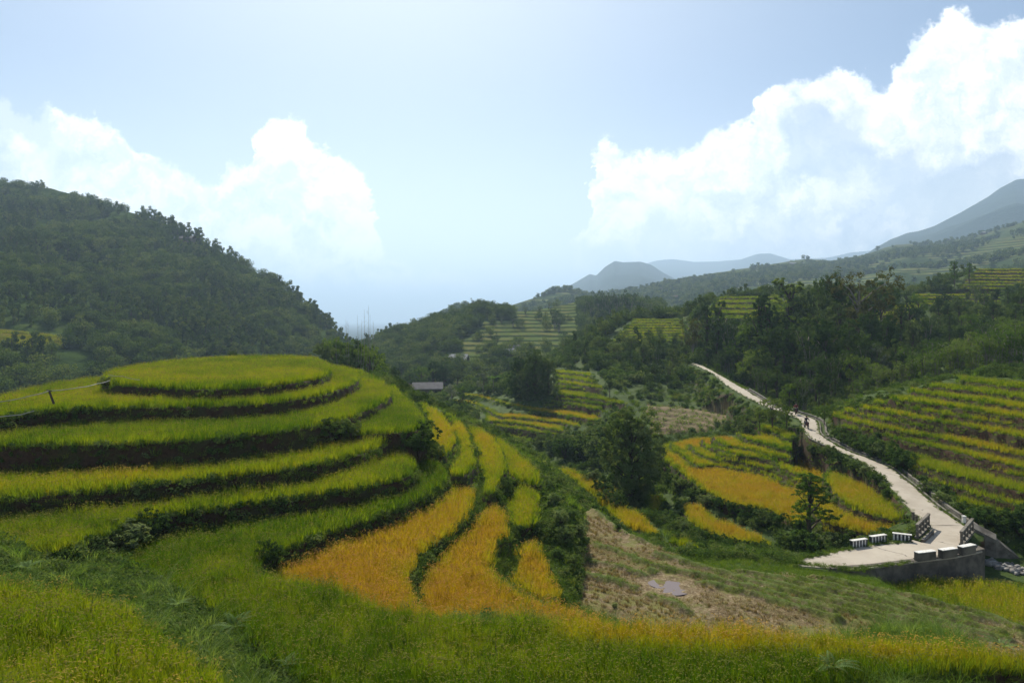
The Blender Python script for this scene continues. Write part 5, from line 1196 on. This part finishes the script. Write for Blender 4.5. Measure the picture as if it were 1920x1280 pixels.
# tree clumps on the middle hill and the ridge seen one by one
gm_ = 'feathery tree clumps on the terraced middle hill'
for px, b_, t_ in ((1040, 615, 578), (1048, 622, 590), (962, 612, 588), (985, 590, 573), (940, 605, 585), (1030, 568, 555), (905, 590, 560), (890, 585, 560), (1230, 628, 600), (1095, 600, 565), (1110, 600, 558), (1125, 602, 548), (1140, 600, 545), (1160, 600, 545), (1180, 602, 550), (1200, 604, 556), (1220, 606, 562), (930, 655, 625), (1012, 590, 574)):
    by_base('bamboo_dark', px, b_, t_, 'dark feathery clump standing on the terraced middle hill', 'tree', gm_, 1.0, surf=hB)

# banana plant
x, y, z = hit(925, 735, 100); bn = tag(empty('banana_plant', (x, y, z)), 'banana plant with long arching leaves left of the dark trees', 'banana plant'); hb = 48 / F * y
g = MB(); g.tube([(0, 0, -.2), (0.05, 0, hb * .55)], [.16, .1], 7); g.build('stem', m_palebark, bn)
for k in range(9):
    a_ = 2.4 * k; L_ = hb * .62; g = MB(); ps = []
    for i in range(6):
        t_ = i / 5; ps.append((L_ * t_ * .8, hb * .5 + L_ * (.75 * t_ - .75 * t_ * t_)))
    V_ = []
    for i, (r_, zz) in enumerate(ps):
        wd = .30 * math.sin(math.pi * min(.98, i / 5 + .12)) + .03; c_, s_ = math.cos(a_), math.sin(a_)
        V_ += [(r_ * c_ - wd * s_, r_ * s_ + wd * c_, zz - .08), (r_ * c_, r_ * s_, zz), (r_ * c_ + wd * s_, r_ * s_ - wd * c_, zz - .08)]
    Q_ = [(3 * i + j, 3 * i + j + 1, 3 * i + j + 4, 3 * i + j + 3) for i in range(5) for j in range(2)]
    g.add(V_, Q_); g.build('leaf', m_light, bn)

# ================================================================== HOUSES
m_wallh = plain('timber_wall', (0.16, 0.13, 0.10), 0.9, 2.0, col2=(0.10, 0.08, 0.06)); m_door = plain('dark_opening', (0.03, 0.028, 0.025), 0.8)
def roofmat(n_, c): return plain(n_, c, 0.95, 1.2, spec=0.1, col2=tuple(k * .75 for k in c))
m_rg = roofmat('grey_sheet_roof', (0.17, 0.16, 0.155)); m_rw = roofmat('pale_sheet_roof', (0.30, 0.30, 0.30)); m_rp = roofmat('pinkish_roof', (0.17, 0.10, 0.10))
def house(px, py, surf, w_, dp, h_, rz, roof, label, dmin=120, lift=0.0):
    x, y, z = hit(px, py, dmin) if surf is None else hill_hit(surf, px, py)
    e = tag(empty('house', (x, y, z + lift), rad(rz)), label, 'house', None)
    g = MB(); g.box((0, 0, h_ / 2 - .6), (w_, dp, h_ + 1.2)); wv = g.build('wall', m_wallh, e)
    g = MB(); rh_ = dp * .30; ov = .5
    v = [(-w_ / 2 - ov, -dp / 2 - ov, h_ - .1), (w_ / 2 + ov, -dp / 2 - ov, h_ - .1), (w_ / 2 + ov, 0, h_ + rh_), (-w_ / 2 - ov, 0, h_ + rh_), (w_ / 2 + ov, dp / 2 + ov, h_ - .1), (-w_ / 2 - ov, dp / 2 + ov, h_ - .1)]
    v2 = [(a, b, c - .12) for a, b, c in v]
    g.add(v + v2, [(0, 1, 2, 3), (3, 2, 4, 5), (7, 6, 9, 8), (8, 9, 11, 10), (0, 6, 7, 1), (4, 10, 11, 5), (1, 7, 8, 2), (2, 8, 10, 4), (0, 3, 9, 6), (3, 5, 11, 9)]); g.build('roof', roof, e)
    g = MB(); g.box((0.1 * w_, -dp / 2 - .02, 1.0), (1.0, .1, 2.0)); g.build('door', m_door, e)
    for sx in (-.32, .34):
        g = MB(); g.box((sx * w_, -dp / 2 - .02, 1.5), (.9, .1, .8)); g.build('window', m_door, e)
house(773, 746, None, 7, 6, 2.6, 8, m_rp, 'low house with a dull pink roof, left one just beyond the round hill', 150)
house(802, 744, None, 7.5, 5, 2.6, 6, m_rg, 'low house with a long pale brown roof, right one just beyond the round hill', 150)
house(860, 680, hB, 6.5, 8, 1.0, -6, m_rw, 'small hut with a bright pale roof alone on the lower terraces')
house(948, 672, hB, 7, 6, 2.2, 10, m_rw, 'hut with a white roof left of a grey one on the terraces')
house(972, 664, hB, 6, 5, 2.4, 12, m_rg, 'grey roofed hut beside the dark trees, right of the white roofed one')
house(345, 452, hA, 13, 5, 1.6, -5, m_rg, 'long thin grey roof halfway up the wooded mountainside')
house(1265, 562, hC, 9, 7, 2.8, 10, m_rp, 'farmhouse with a pinkish roof above the dark middle woods')
house(1242, 545, hC, 10, 7, 2.4, 5, m_rg, 'farmhouse with a pale roof among trees above the pinkish one')
house(1486, 497, hC, 14, 7, 2.6, 8, m_rw, 'left of two white roofed houses near the ridge top')
house(1508, 498, hC, 9, 7, 2.6, 8, m_rw, 'right and smaller of two white roofed houses near the ridge top')
house(1846, 440, hC, 10, 7, 2.4, 5, m_rw, 'small white roofed house high on the right ridge')
house(1785, 452, hC, 14, 6, 2.0, 5, m_rg, 'long low pale roof on the right ridge below the blue mountain')

# ================================================================== PEOPLE AND MOTORBIKES
m_skin = plain('skin', (0.36, 0.22, 0.15), 0.6); m_cloth = plain('dark_cloth', (0.03, 0.032, 0.04), 0.9); m_cloth2 = plain('red_cloth', (0.16, 0.03, 0.025), 0.9); m_hair = plain('black_hair', (0.012, 0.010, 0.01), 0.6)
m_metal = plain('bike_metal', (0.05, 0.05, 0.055), 0.4, spec=0.5); m_tyre = plain('tyre_rubber', (0.02, 0.02, 0.02), 0.9); m_bikebody = plain('bike_body', (0.14, 0.02, 0.02), 0.4, spec=0.5)
def skin_figure(name, joints, edges, radii, mat, parent, root=0):
    me = bpy.data.meshes.new(name); me.from_pydata([Vector(j) for j in joints], edges, []); o = link(name, me, parent); me.materials.append(mat)
    sk = o.modifiers.new('skin', 'SKIN'); me.skin_vertices.new() if not me.skin_vertices else None
    for i, r in enumerate(radii): me.skin_vertices[0].data[i].radius = (r, r)
    me.skin_vertices[0].data[root].use_root = True
    sk.use_smooth_shade = True; o.modifiers.new('subsurf', 'SUBSURF').levels = 1; o.modifiers['subsurf'].render_levels = 1; return o
def fingers(j, e, r, wrist, dirv, side):
    """palm, four fingers and a thumb at the end of an arm"""
    w_ = Vector(wrist); d_ = Vector(dirv).normalized(); s_ = Vector(side).normalized(); pi_ = len(j)
    palm = w_ + d_ * .07; j.append(tuple(palm)); r.append(.026); base = pi_
    for k, (of, L_) in enumerate(((-.028, .075), (-.010, .085), (.010, .08), (.027, .062))):
        p1 = palm + s_ * of + d_ * .02; p2 = p1 + d_ * L_ * .55 - Vector((0, 0, .015)); p3 = p2 + d_ * L_ * .3 - Vector((0, 0, .03))
        a_ = len(j); j += [tuple(p1), tuple(p2), tuple(p3)]; r += [.010, .009, .008]; e += [(base, a_), (a_, a_ + 1), (a_ + 1, a_ + 2)]
    a_ = len(j); j += [tuple(w_ + s_ * -.04 + d_ * .04), tuple(w_ + s_ * -.055 + d_ * .08)]; r += [.012, .010]; e += [(base, a_), (a_, a_ + 1)]
    return base
def rider(parent_label, loc, rz, cloth, group):
    P_ = tag(empty('person', loc, rz), parent_label, 'person', group)
    J = [(0, -.15, .82), (0, -.10, 1.05), (0, -.04, 1.28), (0, .0, 1.40), (0, .03, 1.50), (0, .05, 1.60)]; E_ = [(0, 1), (1, 2), (2, 3), (3, 4), (4, 5)]; Rr = [.15, .13, .15, .06, .085, .095]
    for s in (-1, 1):
        a_ = len(J); J += [(s * .18, -.02, 1.33), (s * .26, .16, 1.12), (s * .27, .40, 1.04)]; Rr += [.055, .045, .032]; E_ += [(2, a_), (a_, a_ + 1), (a_ + 1, a_ + 2)]
        b_ = fingers(J, E_, Rr, J[a_ + 2], (0, 1, -.1), (s, 0, 0)); E_.append((a_ + 2, b_))
        a_ = len(J); J += [(s * .10, -.12, .80), (s * .20, .26, .74), (s * .17, .20, .38), (s * .17, .36, .33)]; Rr += [.09, .065, .045, .035]; E_ += [(0, a_), (a_, a_ + 1), (a_ + 1, a_ + 2), (a_ + 2, a_ + 3)]
    skin_figure('body', J, E_, Rr, m_skin, P_)
    # clothing a little proud of the body
    J2 = [(0, -.15, .82), (0, -.10, 1.05), (0, -.04, 1.28), (0, -.01, 1.38)]; E2 = [(0, 1), (1, 2), (2, 3)]; R2 = [.17, .15, .17, .075]
    for s in (-1, 1):
        a_ = len(J2); J2 += [(s * .18, -.02, 1.33), (s * .26, .16, 1.12), (s * .268, .36, 1.05)]; R2 += [.07, .058, .042]; E2 += [(2, a_), (a_, a_ + 1), (a_ + 1, a_ + 2)]
    skin_figure('jacket', J2, E2, R2, cloth, P_)
    J3 = [(0, -.15, .80)]; E3 = []; R3 = [.165]
    for s in (-1, 1):
        a_ = len(J3); J3 += [(s * .10, -.12, .80), (s * .20, .26, .74), (s * .17, .20, .40)]; R3 += [.105, .08, .058]; E3 += [(0, a_), (a_, a_ + 1), (a_ + 1, a_ + 2)]
    skin_figure('trousers', J3, E3, R3, m_cloth, P_)
    g = MB(); n_ = 9; V_ = []
    for i in range(n_):
        ph = math.pi * .62 * i / (n_ - 1)
        for k in range(12): th = 2 * math.pi * k / 12; V_.append((.112 * math.sin(ph) * math.cos(th), .03 + .125 * math.sin(ph) * math.sin(th), 1.60 + .125 * math.cos(ph)))
    g.add(V_, [(i * 12 + k, i * 12 + (k + 1) % 12, (i + 1) * 12 + (k + 1) % 12, (i + 1) * 12 + k) for i in range(n_ - 1) for k in range(12)]); g.build('hair', m_hair, P_, smooth=True)
    for s in (-1, 1):
        g = MB(); g.box((s * .035, .142, 1.605), (.022, .012, .012)); g.build('eye', m_hair, P_)
    g = MB(); g.hexa([(-.016, .135, 1.565), (.016, .135, 1.565), (.012, .172, 1.57), (-.012, .172, 1.57)], [(-.008, .135, 1.605), (.008, .135, 1.605), (.006, .145, 1.603), (-.006, .145, 1.603)]); g.build('nose', m_skin, P_)
def motorbike(loc, rz, label, group):
    B_ = tag(empty('motorbike', loc, rz), label, 'motorbike', group)
    for yb, nm in ((.62, 'front'), (-.62, 'rear')):
        g = MB(); g.torus((0, yb, .30), .255, .045, 'x', 20, 8); w_ = g.build('wheel', m_tyre, B_, smooth=True)
        g = MB()
        for k in range(8): a_ = k * math.pi / 4; g.tube([(0, yb, .30), (0, yb + .22 * math.cos(a_), .30 + .22 * math.sin(a_))], .008, 4)
        g.tube([(-.05, yb, .3), (.05, yb, .3)], .03, 8); g.build('rim', m_metal, w_)
    g = MB(); g.tube([(0, .62, .30), (0, .48, .72), (0, .42, .98)], [.03, .03, .025]); g.tube([(0, .45, .80), (0, .1, .45), (0, -.62, .30)], .03); g.tube([(0, .1, .45), (0, -.3, .68)], .03); g.build('frame', m_metal, B_)
    g = MB(); g.hexa([(-.10, -.2, .40), (.10, -.2, .40), (.09, .30, .42), (-.09, .30, .42)], [(-.12, -.35, .66), (.12, -.35, .66), (.10, .38, .78), (-.10, .38, .78)]); g.hexa([(-.13, .36, .35), (.13, .36, .35), (.11, .46, .35), (-.11, .46, .35)], [(-.10, .36, .88), (.10, .36, .88), (.08, .44, .9), (-.08, .44, .9)]); g.build('fairing', m_bikebody, B_)
    g = MB(); g.hexa([(-.11, -.62, .67), (.11, -.62, .67), (.10, .08, .665), (-.10, .08, .665)], [(-.10, -.64, .77), (.10, -.64, .77), (.08, .06, .74), (-.08, .06, .74)]); g.build('seat', m_tyre, B_)
    g = MB(); g.tube([(-.30, .38, 1.03), (-.1, .43, 1.0), (.1, .43, 1.0), (.30, .38, 1.03)], .016); g.build('handlebar', m_metal, B_)
    g = MB(); g.tube([(0, .44, .92), (0, .54, .92)], [.08, .06], 10); g.build('headlight', m_white, B_)
def road_pt(px, py):
    z = float(np.interp(py, [a for a, _ in RZ], [b for _, b in RZ])); d = -z * F / (py - HY); return ((px - CX) / F * d, d, z + .04)
p = road_pt(1512, 803); motorbike(p, rad(176), 'motorbike ridden down the sunlit lane towards the viewer', 'motorbikes on the lane'); rider('person in dark clothes riding a motorbike down the sunlit bend of the lane', p, rad(176), m_cloth, 'riders on the lane')
p = road_pt(1493, 777); motorbike(p, rad(150), 'motorbike in the tree shade at the lane bend, beyond the sunlit one', 'motorbikes on the lane'); rider('person in a dull red top on the motorbike in the shade of the lane bend', p, rad(150), m_cloth2, 'riders on the lane')

# ================================================================== WATER PIPE, FERNS, ROCKS
m_pipe = plain('pale_pipe', (0.42, 0.40, 0.35), 0.7, 3.0); m_post = plain('dark_post', (0.05, 0.04, 0.03), 0.9)
def pz(px, py, d): return ((px - CX) / F * d, d, (HY - py) / F * d)
def catenary(ps, sag=0.0):
    out_ = []
    for (a, b) in zip(ps[:-1], ps[1:]):
        for t_ in np.linspace(0, 1, 6)[:-1]: q = np.array(a) * (1 - t_) + np.array(b) * t_; q[2] -= sag * 4 * t_ * (1 - t_); out_.append(q)
    out_.append(np.array(ps[-1])); return out_
g = MB(); g.tube(catenary([pz(-60, 766, 40), pz(0, 753, 41), pz(60, 741, 42.5), pz(92, 732.5, 43.5), pz(150, 726, 46), pz(183, 719, 48), pz(206, 713, 49.5)], .04), .028, 5)
tag(g.build('water_pipe', m_pipe), 'thin pale water pipe strung over the second ring on the left', 'pipe')
g = MB(); g.tube(catenary([pz(-60, 779, 37), pz(0, 781, 38), pz(40, 777, 38.5), pz(64, 770, 39)], .0), .026, 5); tag(g.build('water_pipe', m_pipe), 'short lower length of pale water pipe at the left edge', 'pipe')
g = MB(); g.tube([pz(101, 757, 43.7), pz(92, 733, 43.5)], [.07, .06], 7); g.tube([pz(88, 731, 43.6), pz(96, 733, 43.4)], .04, 6); tag(g.build('pipe_post', m_post), 'dark leaning post holding up the water pipe', 'post')
g = MB(); g.tube(catenary([pz(203, 702, 49.6), pz(230, 705, 48), pz(262, 712, 47)], .05), .02, 5); tag(g.build('bamboo_pole', m_palebark), 'thin pole lying along the left end of the top disc', 'pole')

m_fern = leafmat('fern_frond', [(0.08, 0.14, 0.05), (0.13, 0.20, 0.07), (0.18, 0.26, 0.10), (0.22, 0.30, 0.14)], 0.45)
def fern(px, py, size, n_, label, seed, dmin=9):
    x, y, z = hit(px, py, dmin); e = tag(empty('fern', (x, y, z)), label, 'fern', None); rng = np.random.default_rng(seed)
    for k in range(n_):
        a_ = 2.4 * k + rng.normal(0, .3); L_ = size * rng.uniform(.7, 1.1); m = 16; V_, Q_ = [], []
        el = rng.uniform(.7, 1.15)
        def sp(t_): return np.array((math.cos(a_) * L_ * t_ * math.cos(el * (1 - .3 * t_)), math.sin(a_) * L_ * t_ * math.cos(el * (1 - .3 * t_)), .25 + L_ * (math.sin(el) * t_ - .55 * t_ * t_)))
        sd_ = np.array((-math.sin(a_), math.cos(a_), 0))
        for i in range(m):
            t0 = .12 + .86 * i / m; c_ = sp(t0); c2 = sp(t0 + .035); pl_ = .24 * L_ * (1 - t0) ** .8 * min(1, t0 * 4)
            for s in (-1, 1):
                b0 = len(V_); tip = c2 + sd_ * s * pl_ + (sp(t0 + .06) - c_) * 1.2 - np.array((0, 0, .04 * L_))
                V_ += [c_, (c_ + tip) / 2 - (c2 - c_) * .6, tip, (c_ + tip) / 2 + (c2 - c_) * .9]; Q_.append((b0, b0 + 1, b0 + 2, b0 + 3))
        g = MB(); g.add(V_, Q_); g.tube([sp(0), sp(.5), sp(1)], [.008, .005, .002], 4); fm = mesh_np('frond', np.concatenate(g.v), np.concatenate(g.q), [m_fern], attrs=dict(lv=np.full(sum(len(q) for q in g.v), rng.random())))
        link('frond', fm, e)
for i, (px, py, sz, n_, lb) in enumerate(((440, 1190, 1.15, 9, 'largest pale fern on the grassy strip between the two near rice patches'), (330, 1148, .8, 7, 'pale fern further back on the grassy strip, beside the ripe patch corner'), (50, 1080, .9, 7, 'fern at the left edge behind the ripe near patch'),
        (540, 1262, .7, 7, 'fern at the bottom end of the grassy strip'), (1560, 1268, 1.0, 9, 'bright green fern at the bottom edge, right of centre'), (648, 1112, .5, 6, 'small pale fern on the lip below the first orange paddy'), (795, 1090, .5, 6, 'pale fern on the green bund between the orange paddies'),
        (880, 1138, .5, 6, 'small fern on the lip below the second orange paddy'), (1020, 1148, .55, 6, 'small fern on the lip right of the orange paddies'), (1880, 1225, 1.2, 9, 'big leafed fern near the right edge of the near field'))):
    fern(px, py, sz, n_, lb, 900 + i)
# long pale grasses on the strip
m_long = leafmat('long_grass_blade', [(0.06, 0.125, 0.022), (0.10, 0.18, 0.035), (0.16, 0.24, 0.06), (0.26, 0.32, 0.12)], 0.5)
lg = mesh_np('long_grass', *[q for q in tuft(950, 46, .30, 1.25, .022, 1.1)[:2]], [m_long], attrs=dict(lv=tuft(950, 46, .30, 1.25, .022, 1.1)[2]))
lx, ly = band(12, 31, .55); kk = nearest(ID, lx, ly); q = (kk == -1) & (np.abs(nearest(SD, lx, ly)) > .25) & (RNG.random(len(lx)) < .26) & visible(lx, ly, 1.0); lx, ly = lx[q], ly[q]
cg = bpy.data.collections.new('long_grasses'); cg.objects.link(bpy.data.objects.new('long_grass_model', lg))
scatter('long_grass', 'long pale arching grass on the strips between the near rice patches', np.stack([lx, ly, zat(lx, ly)], 1), cg, np.zeros(len(lx)), RNG.uniform(.5, 1.1, len(lx)), RNG.uniform(0, 6.28, len(lx)), cat='grass')
# stones in the stream by the bridge
m_rock = plain('stream_stone', (0.30, 0.29, 0.27), 0.9, 2.5, col2=(0.14, 0.13, 0.12), bump=.3)
rk = np.random.default_rng(5); V_, Q_ = [], []; nn_ = 0
ico = bpy.data.meshes.new('tmp'); import bmesh; bm_ = bmesh.new(); bmesh.ops.create_icosphere(bm_, subdivisions=2, radius=1); iv = np.array([v.co[:] for v in bm_.verts]); ifc = np.array([[v.index for v in f.verts] for f in bm_.faces]); bm_.free(); bpy.data.meshes.remove(ico)
for k in range(90):
    t_ = rk.random(); px = 1846 + t_ * 110 + rk.normal(0, 5); py = 1052 + t_ * 34 + rk.normal(0, 4); x, y, z = hit(px, py, 34); s_ = rk.uniform(.08, .34)
    d_ = 1 + .25 * np.sin(iv @ rk.normal(size=3) * 3) ; v = iv * d_[:, None] * s_ * rk.uniform(.6, 1.3, 3) * (1, 1, .7) + (x, y, z + .05)
    V_.append(v); Q_.append(ifc + nn_); nn_ += len(v)
tag(link('stream_stones', mesh_np('stream_stones', np.concatenate(V_), np.concatenate(Q_), [m_rock], smooth=True)), 'grey stones strewn along the stream bed below the bridge', 'stones', kind='stuff')
print('objects', len(bpy.data.objects))
